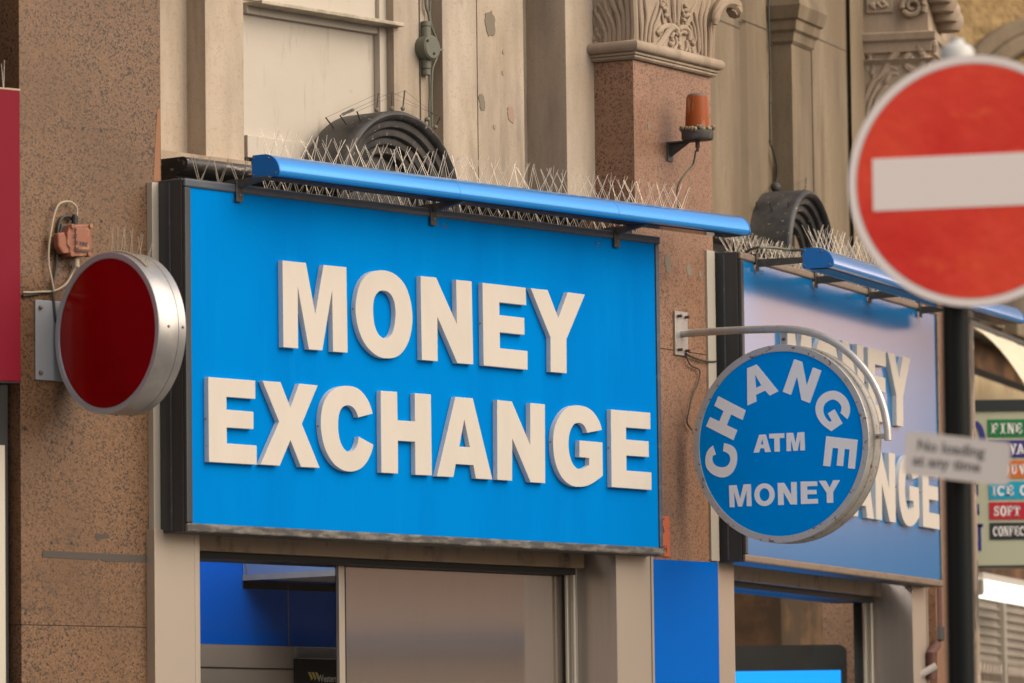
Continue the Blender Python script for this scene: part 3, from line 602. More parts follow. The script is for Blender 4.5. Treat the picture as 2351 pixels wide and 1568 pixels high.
# horizontal joints on the ochre wall
for a, b, z, o in ((1640, 1705, 54, .3795), (1707, 1762, 57, .3595), (1868, 1952, 102, .3295)):
    zz = F2.Z((a + b) / 2, z, o); bpart(MB().box(w(a, o), w(b, o), o - .001, o + .002, zz - .004, zz + .002), 'joint', 'stone_dark', F2)
# small pilaster cap
pz = F2.Z(1842, 112, .28); pa, pb = w(1820, .28), w(1864, .28)
pp = [(pz - .0, .0), (pz + .015, .012), (pz + .03, .014), (pz + .05, .018), (pz + .06, .03), (pz + .10, .035), (pz + .105, .045), (pz + .16, .06), (pz + .2, .05)]
pc_ = bpart(MB().loft(pa, pb, .28, .40, pp), 'pilaster_cap', 'stone_ochre', F2, smooth=False, bevel=.003)
for k, (r_, c_) in enumerate(((.034, 0), (.022, 0))):
    mb = MB(); q = F2.loc(1793, 4, .26); pts = [(pa - .03, q.y + .05 - .0 + r_ * cos(a) * (1 - a / 14), q.z + r_ * sin(a) * (1 - a / 14)) for a in [i * .4 for i in range(28 if k == 0 else 10)]]
    mb.tube(pts, .009, 6); bpart(mb, 'scroll', 'stone_ochre', F2, pc_, smooth=True)
# ------------------------------------------------------------------ pier 3 with console capital
P3 = frame_at(2128, 300, F2, .05, 77)
bz = P3.Z(2139, 150, 0)
bpart(MB().box(0, .62, .0, .5, 0, P3.Z(2128, 330)), 'granite_pier', 'granite_pink', P3, bevel=.002)
c3 = bpart(MB().loft(0, .62, 0, .42, [(P3.Z(2128, 330), .0), (P3.Z(2128, 250), .004), (P3.Z(2128, 150), .02), (P3.Z(2128, 138), .045)] + [(P3.Z(2128, y), e) for y, e in ((136, .01), (124, .012), (122, .03), (100, .035), (96, .05), (80, .055), (76, .02), (-60, .015))]), 'capital', 'stone_carved', P3, bevel=.003)
sp3 = sidepin(P3, -.012)
d3 = lambda L_: [((3000 + x / 2.145) * K, y / 2.145 * K) for x, y in L_]
c3l = [([(990, 900), (1010, 800), (1060, 700), (1130, 640), (1200, 520), (1300, 410), (1400, 380)], .012, .022), ([(1400, 380), (1470, 430), (1490, 520), (1440, 600), (1370, 590), (1330, 540), (1350, 480), (1400, 470)], .024, .016), ([(1380, 500), (1395, 520)], .03, .03),
 ([(1000, 620), (1010, 550), (1060, 560), (1050, 640), (1090, 690)], .012, .014), ([(1000, 480), (1080, 440), (1180, 430), (1240, 450)], .016, .012), ([(1150, 640), (1200, 580), (1270, 600)], .014, .010), ([(1160, 720), (1210, 640), (1280, 640)], .014, .008), ([(1560, 350), (1590, 390), (1570, 450)], .02, .012),
 ([(1000, 1000), (1040, 850), (1110, 720)], .014, .010), ([(1060, 1000), (1090, 850), (1180, 730)], .014, .010), ([(1010, 450), (1030, 500), (990, 560)], .012, .012), ([(1480, 380), (1520, 400), (1560, 380)], .014, .014)]
leafset(P3, [(d3(c), a, b) for c, a, b in c3l], 0, c3, side=sp3)
# big scroll above the ledge
mb = MB(); q = sp3(*d3([(1400, 60)])[0])
pts = []
for i in range(30):
    a = -i * .42 + .5; r_ = .058 * (1 - i / 36); pts.append((-.04, q.y - r_ * cos(a), q.z - r_ * sin(a)))
mb.tube(pts, [.016 * (1 - i / 60) for i in range(30)], 8); bpart(mb, 'scroll', 'stone_carved', P3, c3, smooth=True)
q = sp3(*d3([(1600, 110)])[0])
for k in range(4): bpart(MB().lathe([(.001, 0), (.06, .0), (.075, .03), (.075, .06), (.06, .088), (.001, .088)], (0.02 + .09 * k, q.y + .0, q.z + .05 - .03 * k), axis='z', n=16), 'console_roll', 'stone_carved', P3, c3, smooth=True)
a_, b_ = sp3(*d3([(1000, 0)])[0]), sp3(*d3([(1230, 110)])[0])
bpart(MB().box(-.03, .02, b_.y, a_.y, b_.z, b_.z + .3), 'relief_panel', 'stone_carved', P3, c3, bevel=.004)
leafset(P3, [(d3(c), .008, .008) for c in ([(1030, 30), (1070, 70), (1050, 20)], [(1090, 20), (1130, 60), (1170, 40)], [(1130, 10), (1160, 30), (1180, 60)])], 0, c3, side=sidepin(P3, -.034))
# ------------------------------------------------------------------ farther ochre building
FB = frame_depth(2240, 30.5, 24)
far = thing('ornate_building', 'ochre building with a carved arch, cut off at the top right corner', 'building', FB)
far_m = mat('vermiculated ochre stone', (.36, .23, .09), .85, layers=[(20, .45, .55, (.20, .12, .045), .85), (2, .4, .7, (.42, .29, .13), .6)], bump=(20, 1., .03))
MB().box(FB.S(2100, 100), FB.S(2100, 100) + 9, .0, 1.5, FB.Z(2240, 330), 13).build('wall', far_m, far)
MB().box(FB.S(2100, 100), FB.S(2100, 100) + 9, .15, 1.5, 0, FB.Z(2240, 331)).build('lower_wall', 'stone_dark', far)
ac = FB.loc(2420, 330, 0); ar = (FB.loc(2420, 330, 0) - FB.loc(2240, 130, 0)).length
for rr_, dd, mm in ((ar, -.06, 'stone_ochre'), (ar - .09, -.09, 'stone_ochre'), (ar - .20, -.03, far_m)):
    MB().lathe([(rr_ - .05, .02), (rr_ - .05, dd), (rr_ - .03, dd - .02), (rr_ + .03, dd - .02), (rr_ + .05, dd), (rr_ + .05, .02)], (ac.x, 0, ac.z), axis='y', n=48, a0=.2, a1=pi + .0).build('arch_moulding', mm, far, smooth=True)
MB().lathe([(.01, -.012), (ar - .26, -.012)], (ac.x, 0, ac.z), axis='y', n=40, a0=.0, a1=pi).build('arch_window', 'stone_dark', far)
# ------------------------------------------------------------------ shopfronts
def shopfront(fr, label, second=False):
    t = thing('shopfront', label, 'shopfront', fr, (0, .1, 0), 'aluminium shopfronts under the signs')
    g = lambda px, off, py=1400: F1.S(px, py, off)
    gz = lambda px, py, off: F1.Z(px, py, off)
    ya = .102; zt_ = BZ0 - .030
    MB().box(g(352.5, ya + .01, 800), g(377, ya + .01, 800) + .05, ya + .012, ya + .06, zt_ - .03, gz(360, 418, ya)).build('side_strip', 'alu', t, bevel=.001)
    xL, xL2 = g(356, ya), g(448, ya)
    MB().box(xL, xL2, ya, ya + .18, 0, zt_ + .012).build('post', 'alupost', t, bevel=.0015)
    MB().box(xL2 + .002, g(460, ya), ya + .001, ya + .18, 0, zt_ + .005).build('post_trim', 'alupost', t, bevel=.001)
    xO = g(460, ya); yo = .27; xR0 = g(1405, ya)
    # right post + reveal
    MB().box(xR0 + .002, g(1483, ya), ya - .024, ya + .02, 0, zt_ + .01).build('post', 'alupost', t, bevel=.0015)
    MB().box(g(1483.5, ya), g(1488, ya), ya - .028, ya + .02, 0, zt_ + .0).build('post_trim', 'alupost', t)
    MB().box(xR0 - .006, xR0, ya - .026, ya + .19, 0, zt_ + .02).build('reveal_panel', 'steelmatt', t)
    xs = g(1290, yo + .04)
    MB().box(g(1321, yo - .01), xR0 - .006, yo - .01, yo + .02, 0, zt_ + .02).build('jamb', 'alu', t, bevel=.003)
    MB().tube([(g(1317.5, yo - .02), yo - .02, 0), (g(1317.5, yo - .02), yo - .02, zt_)], .007, 10).build('jamb_bead', 'alu', t, smooth=True)
    MB().box(g(1302, yo), g(1315, yo), yo, yo + .012, 0, zt_ + .02).build('jamb', 'alu', t, bevel=.003)
    MB().box(xs + .0005, g(1301, yo + .02), yo + .02, yo + .06, 0, zt_ + .02).build('jamb_gap', 'black', t)
    # lintel and head
    z1 = gz(900, 1284, .2); z0 = gz(900, 1302, .26)
    MB().box(xO, xR0 - .04, .2, .40, z1, zt_ + .04).build('lintel', 'bronze', t, bevel=.002)
    MB().box(xO, xR0 - .05, .2355, .41, z0, z1 - .0005).build('head_rail', 'black', t)
    if not second:
        xm0, xm1 = g(776, .29), g(789, .29)
        MB().box(xm0, xm1, .284, .2995, 0, z0 - .001).build('mullion', 'alupost', t, bevel=.0015)
        MB().box(xm1 + .001, xm1 + .014, .2905, .33, 0, z0 - .001).build('mullion_gap', 'black', t)
        MB().box(xm1 + .0145, xs - .0005, .30, .33, 0, z0 - .001).build('steel_panel', 'steel', t)
        MB().box(xO - .1, xm0, .30, .304, 0, z0 + .05).build('pane', 'glass', t)
    else:
        MB().box(xO - .1, xs - .0005, .30, .304, 0, z0 + .05).build('pane', 'glass', t)
    return t, z0, xO, xs
sf1 = shopfront(F1, 'aluminium shopfront with steel panel under the evenly lit sign')
sf2 = shopfront(F2, 'aluminium shopfront with a screen behind its glass, under the sign with pink reflections', True)
# interior of shop 1
t = thing('shop_interior', 'dim shop room with blue walls seen through the window left of the steel panel', 'shop interior', F1, (0, .4, 0))
g = lambda px, py, off: F1.loc(px, py, off)
yb_ = 1.25
a = g(380, 1480, yb_); b = g(800, 1487, yb_); zsp = b.z
MB().box(a.x - 1.2, b.x + .6, yb_, yb_ + .05, zsp, 3.3).build('blue_wall', 'intblue', t)
xv = g(661, 1400, yb_).x
MB().box(xv - .002, xv + .002, yb_ - .0025, yb_ - .0005, zsp, g(661, 1345, yb_).z).build('wall_seam', 'intgrey', t)
MB().box(a.x - 1.2, g(670, 1500, yb_).x, yb_ - .02, yb_ + .04, 0, zsp - .002).build('grey_panel', 'intgrey', t)
zz = g(560, 1535, yb_ - .02).z
MB().box(a.x - 1.2, g(668, 1500, yb_).x, yb_ - .0215, yb_ - .0202, zz, zz + .004).build('panel_joint', 'ink', t)
MB().box(g(668, 1500, yb_).x + .001, g(672, 1500, yb_).x + .004, yb_ - .024, yb_, 0, zsp - .003).build('panel_trim', 'alu', t)
MB().box(g(674, 1500, yb_).x + .003, b.x + .6, yb_ - .015, yb_ + .04, g(720, 1512, yb_).z, zsp - .004).build('header_rail', 'silverrim', t)
# light box hanging in the room
q0 = g(557, 1333, yb_)
MB().box(q0.x + .012, q0.x + 1.6, .46, yb_ - .003, q0.z + .006, q0.z + .6).build('ceiling_bulkhead', 'intwhite', t, bevel=.002)
MB().box(q0.x, q0.x + .0115, .46, yb_ - .003, q0.z + .022, q0.z + .6).build('bulkhead_face', 'bulkface', t)
MB().box(q0.x - .003, q0.x + .0115, .455, yb_ - .003, q0.z, q0.z + .0215).build('bulkhead_trim', 'alu', t)
MB().tube([(q0.x + .004, yb_ - .02, q0.z + .03), (q0.x + .004, yb_ - .02, q0.z + .6)], .006, 8).build('corner_bead', 'brassy', t, smooth=True)
MB().box(q0.x, q0.x + 1.6, yb_ - .0025, yb_ - .0005, q0.z - .03, q0.z).build('shadow_gap', 'black', t)
MB().box(a.x - 1.4, b.x + 1.8, .4, 3.2, 3.3, 3.35).build('ceiling', 'intgrey', t)
MB().box(a.x - 1.4, a.x - 1.3, .4, 3.2, 0, 3.3).build('side_wall', 'intblue', t)
MB().box(a.x - .6, b.x + 1.4, .55, .85, 3.285, 3.295).build('unseen_room_lamp', M['intlamp'], t)  # out of view, inferred from the room's glow and added to light the walls
# transfer sign inside
t = thing('transfer_sign', 'black sign with yellow stripes and pale Western lettering inside the window', 'sign', F1, g(674, 1568, yb_ - .03))
x0 = g(674, 1520, yb_ - .03).x
MB().box(x0, x0 + 1.0, yb_ - .04, yb_ - .03, g(700, 1568, yb_).z - .3, g(720, 1513, yb_ - .03).z).build('panel', 'black', t)
mb = MB()
h0, h1 = g(712, 1562, yb_ - .041), g(712, 1543, yb_ - .041)
for k in range(3):
    x = g(707 + k * 8, 1545, yb_ - .041).x; mb.prism([(x, h1.z), (x + .013, h1.z), (x + .028, h0.z + .008), (x + .020, h0.z)], yb_ - .0420, yb_ - .0405)
mb.build('emblem', 'yellow', t)
p = g(729, 1565, yb_ - .042); mb = MB(); add_text(mb, 'Western', p.x, p.z, yb_ - .0425, .038, .86, .0010); mb.build('lettering', 'signwhite', t)
# display in shop 2
yd = .36
P = lambda px, py, o=yd: F2.loc(px, py, o)
DS = frame_at(1968, 1500, F2, .40, 0.0)
t = thing('display_screen', 'black rounded display with a lit blue screen behind the second shop window', 'display', DS, DS.loc(1820, 1570, 0))
q = lambda px, py, o=0: DS.loc(px, py, o)
a, b = q(1600, 1484), q(1946, 1479)
rr = .045; x1, z1 = b.x, (a.z + b.z) / 2; outl = [(a.x, z1), (a.x, z1 - 1.2), (x1, z1 - 1.2)] + [(x1 - rr + rr * cos(i * pi / 20), z1 - rr + rr * sin(i * pi / 20)) for i in range(11)]
MB().prism(outl, 0, .06).build('bezel', 'black', t)
MB().box(q(1610, 1539).x, q(1930, 1539).x, -.004, -.0005, z1 - 1.1, q(1820, 1540).z).build('screen', 'screen', t)
t = thing('shop_interior', 'plain dim brown room behind the second shop window', 'shop interior', F2, (0, .9, 0))
MB().box(-.6, 4.4, 2.3, 2.35, 0, 3.35).build('rear_wall', 'intgrey', t)
MB().box(-.6, 4.4, .42, 2.3, 3.3, 3.35).build('ceiling', 'intwhite', t)
MB().box(.2, 2.4, .6, 1.0, 3.28, 3.295).build('unseen_room_lamp', M['intlamp'], t)  # unseen emissive panel, added only to brighten this room
MB().box(.1, 1.55, 1.2, 1.89, 2.86, 2.92).build('bulkhead', 'intwhite', t)
# blue panel on pier 2
t = thing('blue_panel', 'plain royal blue panel on the pier below the round change sign', 'panel', P2, (0, 0, 0))
MB().prism([(P2.S(1486, 1400), 0), (P2.S(1645, 1400), 0), (P2.S(1645, 1291), P2.Z(1638, 1291)), (P2.S(1486, 1283), P2.Z(1487, 1283))], -.006, -.0005).build('panel', 'bluepanel', t, bevel=.001)
a, b = P2.loc(1626, 900, -.006), P2.loc(1644, 900, -.006)
t2 = thing('edge_strip', 'narrow pale metal strip between the pink pier and the second sign', 'trim strip', P2, (a.x, 0, P2.Z(1634, 1280)))
MB().box(a.x, b.x, -.010, .03, P2.Z(1634, 1288), P2.Z(1634, 577)).build('strip', 'alu', t2, bevel=.0015)
# ------------------------------------------------------------------ fire switch plate (right edge of big sign)
t = thing('switch_label', 'orange plate reading SWITCH on the pink pier, half behind the big sign', 'sign plate', P2, P2.loc(1524, 1280, 0))
pa_, pb_ = P2.loc(1495, 1240, -.002), P2.loc(1536, 1240, -.002); z0, z1 = P2.Z(1536, 1279), P2.Z(1536, 1186)
MB().box(pa_.x - .03, pb_.x, -.006, -.0005, z0, z1).build('plate', 'orangeplate', t, bevel=.002)
mb = MB(); add_text(mb, 'SWITCH', pb_.x - .155, P2.Z(1525, 1268), -.0068, .036, .95, .0008); add_text(mb, 'ON', P2.S(1499, 1230), P2.Z(1520, 1233), -.0068, .026, 1., .0005)
c = P2.loc(1505, 1215, 0); mb.ribbon([(c.x + .048 * cos(a), c.z + .027 * sin(a)) for a in [-.9 + i * .28 for i in range(12)]], .012, -.0072, -.0062)
mb.build('lettering', 'ink', t)
for x, y in ((1524, 1191), (1525, 1220), (1525, 1272)):
    p = P2.loc(x, y, -.0075); MB().sphere(p, .0035, 6).build('screw', 'cast', t)
# ------------------------------------------------------------------ round red sign on pier 1
D1 = frame_at(245, 765, P1, -.29, -46.0)
c = D1.loc(245, 765, 0); RD = (D1.Z(245, 578, 0) - D1.Z(245, 950, 0)) / 2
t = thing('round_sign', 'round deep red sign in a thick silver case on the brown granite pier', 'projecting sign', D1, (c.x, 0, c.z - RD))
TH = .118
MB().lathe([(RD - .022, .0), (RD - .002, .0), (RD, .003), (RD, TH * .70), (RD - .003, TH * .705), (RD - .003, TH * .715), (RD, TH * .72), (RD, TH - .003), (RD - .003, TH), (.001, TH)], (c.x, 0, c.z), axis='y', n=96).build('case', 'silver', t, smooth=True)
MB().lathe([(RD - .021, .004), (RD - .0185, -.0015), (RD - .001, -.0015), (RD - .0005, .0)], (c.x, 0, c.z), axis='y', n=96).build('rim', 'silverrim', t, smooth=True)
MB().lathe([(.0005, .003), (RD - .0215, .003)], (c.x, 0, c.z), axis='y', n=96).build('face', 'redface', t)
for a in (.02, pi * .5, pi * 1.5):
    for y in (.04, TH * .86): MB().sphere((c.x + RD * cos(a), y, c.z + RD * sin(a)), .005, 6).build('rivet', 'cast', t)
# plate and stub (perpendicular to the wall: along this frame's x)
xw = (Vector((P1.world((0, 0, 0)).x, P1.world((0, 0, 0)).y, 0)) - Vector((D1.o[0], D1.o[1], 0))).dot(Vector((D1.u[0], D1.u[1], 0)))
za, zb_ = D1.Z(130, 875, .02), D1.Z(130, 692, .02)
MB().box(xw - .0, xw + .008, -.075, .10, za, zb_).build('wall_plate', 'greyplate', t, bevel=.002)
MB().tube([(xw + .005, TH * .4, c.z), (c.x - RD + .02, TH * .4, c.z)], .028, 20).build('stub_pipe', 'greyplate', t, smooth=True)
for y in (-.055, .08):
    for z in (za + .025, zb_ - .025): MB().sphere((xw + .010, y, z), .008, 8).build('bolt', 'cast', t)
spk = MB(); spk2 = thing('bird_spikes', 'loose fan of spikes on top of the round red sign', 'bird spikes', D1, (c.x, .03, c.z + RD), 'pigeon spike strips')
MB().extr([(.02, 0), (.05, 0), (.05, .004), (.02, .004)], 0, .001)
st = [(c.x + (RD + .003) * cos(a), TH * .25, c.z + (RD + .003) * sin(a)) for a in [pi * .28 + i * .06 for i in range(14)]]
MB().tube(st, .005, 6).build('base_strip', 'cable_cream', spk2, smooth=True)
for i in range(13):
    p = Vector(st[i]); d = Vector((random.uniform(-.15, .25) + (p.x - c.x) * .8, random.uniform(-.3, .3), 1)).normalized() * .085
    MB().tube([p, p + d], [.0013, .0009], 5).build('spike', 'spikedirty', spk2)
# ------------------------------------------------------------------ fire switch box with its cables
t = thing('switch_box', 'faded orange red isolator box on the granite above the round red sign', 'switch box', P1, P1.loc(177, 590, 0))
z_ = lambda L_: [((0 + x / 1.65) * K, (750 + y / 1.65) * K) for x, y in L_]
def pz_(L_, off): return [(lambda p: (p.x, p.z))(P1.loc(x, y, off)) for x, y in z_(L_)]
MB().prism(pz_([(470, 245), (610, 240), (616, 400), (600, 450), (465, 455), (468, 400), (450, 380), (452, 300)], -.06), -.055, -.012).build('cover', 'orangebox', t, bevel=.005)
MB().prism(pz_([(500, 268), (590, 270), (590, 425), (500, 425)], -.06), -.060, -.0545).build('cover_panel', 'orangebox', t, bevel=.003)
MB().prism(pz_([(400, 240), (560, 250), (565, 440), (430, 450), (395, 380), (380, 330)], -.012), -.020, -.0005).build('back_box', 'iron', t, bevel=.003)
MB().prism(pz_([(395, 300), (440, 290), (460, 350), (500, 400), (480, 430), (430, 435), (400, 390)], -.06), -.050, -.02).build('lever', 'orangebox', t, bevel=.006)
for x, y in ((480, 255), (600, 255), (475, 440), (590, 440)):
    x, y = z_([(x, y)])[0]; p = P1.loc(x, y, -.058); MB().lathe([(.0001, -.004), (.008, -.003), (.009, .02)], p, axis='y', n=10).build('lug', 'orangebox', t, smooth=True)
mb = MB(); q = P1.loc(*z_([(525, 385)])[0], -.0612); add_text(mb, 'FIRE', q.x, q.z, -.0612, .020, 1, .0004)
q = P1.loc(*z_([(508, 428)])[0], -.0612); add_text(mb, 'SWITCH', q.x, q.z, -.0612, .018, 1, .0004); q = P1.loc(*z_([(484, 272)])[0], -.0612)
for k, ss in enumerate(('O', 'SE', 'CE', 'DE')): add_text(mb, ss, q.x, q.z - .008 - k * .022, -.0612, .018, 1, .0003)
mb.build('lettering', 'ink', t)
MB().lathe([(.011, 0), (.011, .03), (.008, .03), (.008, .036)], P1.loc(*z_([(493, 248)])[0], -.03), n=12).build('gland', 'black', t)
MB().lathe([(.010, 0), (.010, -.028), (.007, -.028)], P1.loc(*z_([(505, 470)])[0], -.03), n=12).build('gland', 'cable_cream', t)
def cable(name, label, fr, pts, r, m, off=-.012, offs=None, zs=None):
    q = smooth_poly(pts + pts[::-1][1:-1], 5, 179)[:len(pts) * 5 - 4]
    V = [fr.loc(x, y, off if offs is None else offs[0] + (offs[1] - offs[0]) * i / (len(q) - 1)) for i, (x, y) in enumerate(q)]
    o = thing(name, label, 'cable', fr, V[-1]); MB().tube(V, r, 8).build('sheath', m, o, smooth=True); return o
cable('cable', 'cream cable looping over the orange red isolator box', P1, z_([(495, 215), (508, 180), (505, 130), (470, 97), (430, 93), (385, 115), (355, 190), (335, 300), (322, 400), (322, 510), (340, 600), (355, 680)]), .0035, 'cable_cream', -.02)
cable('cable', 'cream cable from below the isolator box to the left edge of the granite', P1, z_([(500, 505), (480, 560), (440, 630), (390, 668), (340, 685), (260, 688), (200, 692), (150, 690)]), .0035, 'cable_cream', -.012)
cable('cable', 'dark cable beside the isolator box running down behind the round red sign', P1, z_([(480, 215), (450, 190), (410, 200), (385, 260), (378, 400), (372, 520), (350, 640), (355, 760), (365, 870), (385, 900)]), .005, 'cable_dark', -.010)
cable('cable', 'dark cable running level to the red fascia at the left edge', P1, z_([(340, 672), (280, 690), (220, 705), (150, 714)]), .0045, 'cable_dark', -.007)
# ------------------------------------------------------------------ red fascia at left edge
L0 = frame_at(50, 500, P1, -.07, 38)
t = thing('fascia_sign', 'plain crimson fascia cut off by the left edge', 'shop sign', L0, L0.loc(30, 877, 0))
x1 = L0.S(47, 500); MB().box(x1 - 2.2, x1, 0, .10, L0.Z(48, 877), L0.Z(48, 208)).build('panel', 'redfascia', t, bevel=.003)
MB().box(x1 - 2.2, x1 - .003, .004, .10, L0.Z(48, 877) - .004, L0.Z(48, 877) - .0003).build('bottom_edge', 'black', t)
t2 = thing('bird_spikes', 'two spikes on top of the crimson fascia', 'bird spikes', L0, L0.loc(10, 206, .03), 'pigeon spike strips')
b = L0.loc(8, 206, .03); MB().box(b.x - .3, b.x + .06, .02, .04, b.z + .0005, b.z + .006).build('base_strip', 'cable_cream', t2)
for x, y in ((10, 138), (3, 146), (-18, 140)):
    e = L0.loc(x, y, .04); MB().tube([(b.x + (.0 if x > 0 else -.05), .03, b.z), e], [.002, .0012], 5).build('spike', 'spikedirty', t2)
t = thing('window_frame', 'pale upright window frame at the bottom left edge, beside the granite', 'window frame', L0, (x1 - .1, .1, 0))
MB().box(x1 - 1.2, L0.S(13, 1300, .10), .10, .15, 0, L0.Z(8, 1022, .10)).build('stile', 'alu', t, bevel=.002)
MB().box(x1 - 2.2, L0.S(19, 1300, .12), .12, .2, 0, L0.Z(8, 880, .12)).build('recess', 'black', t)
# ------------------------------------------------------------------ CHANGE disc
D2 = frame_at(1791.6, 1018.5, P2, -.455, -30.6)
c = D2.loc(1791.6, 1018.5, 0); R2 = (D2.Z(1791.6, 790.5) - D2.Z(1791.6, 1246)) / 2; TH2 = .105
t = thing('round_sign', 'round blue CHANGE ATM MONEY sign hanging from a curved grey tube', 'projecting sign', D2, (c.x, 0, c.z - R2))
MB().lathe([(R2 - .025, .0), (R2 - .001, .0), (R2, .002), (R2 - .004, .006), (R2 - .004, TH2 * .42), (R2 + .001, TH2 * .44), (R2 + .001, TH2 * .5), (R2 - .004, TH2 * .52), (R2 - .004, TH2 - .006), (R2, TH2 - .003), (R2 - .002, TH2), (.001, TH2)], (c.x, 0, c.z), axis='y', n=112).build('case', 'galvrust', t, smooth=True)
MB().lathe([(R2 - .0265, .004), (R2 - .0255, -.002), (R2 - .001, -.0025), (R2 + .0003, .0005)], (c.x, 0, c.z), axis='y', n=112).build('rim', 'rim', t, smooth=True)
MB().lathe([(.0005, .002), (R2 - .026, .002)], (c.x, 0, c.z), axis='y', n=112).build('face', 'discblue', t)
DG = [[[(358,830),(335,850),(320,880),(315,920),(322,955),(345,985),(375,1003),(410,1012),(445,1003),(475,976),(492,935),(496,890),(488,855),(465,830),(422,815),(416,862),(440,872),(455,890),(457,915),(445,940),(425,952),(400,953),(375,945),(358,925),(353,905),(358,888),(374,880)]],
 [[(389,548),(545,628),(527,684),(461,652),(437,713),(497,742),(474,799),(319,720),(342,667),(395,692),(419,633),(366,603)]],
 [[(553,390),(608,367),(732,520),(682,545),(656,516),(603,541),(607,578),(555,602)], [(598,424),(634,486),(603,502)]],
 [[(822,337),(867,352),(893,488),(928,384),(977,402),(911,588),(863,570),(838,435),(803,541),(756,523)]],
 [[(1124,679),(1137,650),(1139,610),(1125,570),(1097,537),(1060,519),(1020,520),(980,540),(952,578),(943,625),(955,670),(985,712),(1033,748),(1097,704),(1051,622),(1013,647),(1036,688),(1024,696),(1000,670),(988,640),(990,605),(1010,580),(1040,567),(1070,578),(1090,605),(1090,630),(1084,643)]],
 [[(1004,776),(1184,797),(1167,963),(1128,959),(1138,852),(1109,849),(1100,947),(1064,944),(1073,846),(1041,843),(1027,949),(987,945)]],
 [[(622,768),(659,766),(688,866),(656,867),(650,845),(628,846),(621,869),(590,871)], [(639,790),(646,823),(631,824)]],
 [[(679,763),(765,759),(765,786),(738,787),(739,864),(709,865),(708,789),(680,790)]],
 [[(777,758),(815,757),(829,817),(841,755),(879,753),(882,857),(856,858),(856,790),(840,859),(818,860),(802,793),(803,861),(778,862)]],
 [[(450,1057),(492,1055),(513,1135),(533,1051),(574,1050),(578,1175),(551,1176),(550,1085),(524,1177),(502,1178),(478,1090),(481,1181),(454,1182)]],
 [[(652 + 58 * cos(a), 1110 + 65 * sin(a)) for a in [i * pi / 16 for i in range(32)]], [(652 + 29 * cos(a), 1110 + 37 * sin(a)) for a in [i * pi / 16 for i in range(32)]]],
 [[(727,1043),(764,1042),(805,1110),(803,1038),(835,1037),(837,1165),(801,1166),(760,1095),(762,1168),(730,1169)]],
 [[(858,1035),(952,1034),(953,1060),(895,1062),(895,1083),(948,1082),(949,1107),(896,1108),(896,1135),(956,1133),(957,1160),(860,1163)]],
 [[(962,1031),(1001,1030),(1024,1070),(1044,1028),(1083,1027),(1043,1095),(1044,1156),(1008,1157),(1007,1100)]]]
for i, ls in enumerate(DG):
    ls = [tr(l, 2600, 1200, 1.42545, D2, 0) for l in ls]
    if i in (0, 4): ls = [smooth_poly(l, 4, 40) for l in ls]
    MB().prism(ls, .0005, .0018).build('letter', 'vinylwhite', t)
ym = TH2 * .5
d4 = lambda L_: [((2600 + x / 1.42545) * K, (1200 + y / 1.42545) * K) for x, y in L_]
arc = d4([(165, 193), (300, 184), (500, 172), (700, 167), (800, 168), (880, 178), (960, 200), (1050, 242), (1130, 300), (1200, 370), (1260, 450), (1305, 540), (1335, 630), (1352, 720), (1358, 800)])
q = smooth_poly(arc + arc[::-1][1:-1], 4, 179)[:len(arc) * 4 - 3]
V_ = [D2.loc(x, y, ym) for x, y in q]; V_[0].x = -.45
MB().tube(V_, .0148, 16).build('curved_tube', 'galv', t, smooth=True)
e = D2.loc(*arc[0], ym); e.x = -.455 + .012
MB().box(e.x - .012, e.x - .002, ym - .055, ym + .045, e.z - .085, e.z + .085).build('wall_plate', 'galv', t, bevel=.002)
for y in (-.035, .025):
    for z in (-.065, .065): MB().tube([(e.x - .004, ym + y, e.z + z), (e.x + .016, ym + y, e.z + z)], .006, 8).build('bolt', 'rust', t)
b = D2.loc(*d4([(765, 215)])[0], ym)
MB().box(b.x - .014, b.x + .014, ym - .003, ym + .003, b.z - .03, b.z + .03).build('hanger', 'galv', t, bevel=.001)
MB().sphere((b.x, ym - .006, b.z - .006), .006, 8).build('bolt', 'rust', t)
b = D2.loc(*d4([(1318, 778)])[0], ym)
MB().box(b.x - .03, b.x + .028, ym - .004, ym + .004, b.z - .010, b.z + .010).build('hanger', 'galv', t, bevel=.001)
MB().sphere((b.x - .012, ym - .008, b.z), .006, 8).build('bolt', 'cast', t)
cable('cable', 'thin dark cable drooping on the pink pier beside the round change sign', P2, d4([(200, 305), (230, 370), (282, 400), (275, 470), (240, 550), (220, 640), (212, 700), (240, 742)]), .003, 'cable_dark', -.012)
cable('cable', 'dark cable from the tube plate to the second sign', P2, d4([(205, 305), (240, 325), (300, 345), (340, 352), (375, 350)]), .004, 'cable_dark', -.012)
# ------------------------------------------------------------------ beacon
d5 = lambda x, y: ((1800 + x / 1.7423) * K, y / 1.7423 * K)
off = -.125
b = P2.loc(*d5(1725, 975), off)
t = thing('beacon', 'dusty amber beacon lamp on a small iron bracket on the pink pier', 'beacon lamp', P2, b)
h = lambda y: P2.Z(*d5(1725, y), off) - b.z
MB().lathe([(.001, 0), (.058, 0), (.062, .006), (.062, h(915)), (.001, h(915))], b, n=32).build('base', 'iron', t, smooth=True)
MB().lathe([(.048, h(905)), (.047, h(880)), (.0415, h(690)), (.038, h(672))], b, n=32).build('lens', 'amber', t, smooth=True)
MB().lathe([(.0385, h(674)), (.036, h(664)), (.028, h(656)), (.001, h(654))], b, n=32).build('lens_top', 'ambertop', t, smooth=True)
mb = MB()
for i in range(34):
    a = i * 2 * pi / 34; r_ = random.uniform(.046, .066); mb.sphere((b.x + r_ * cos(a), b.y + r_ * sin(a), b.z + h(908) + random.uniform(-.003, .010 if cos(a) < .3 else .003)), random.uniform(.006, .011), 5)
mb.build('dirt_crust', 'grime', t)
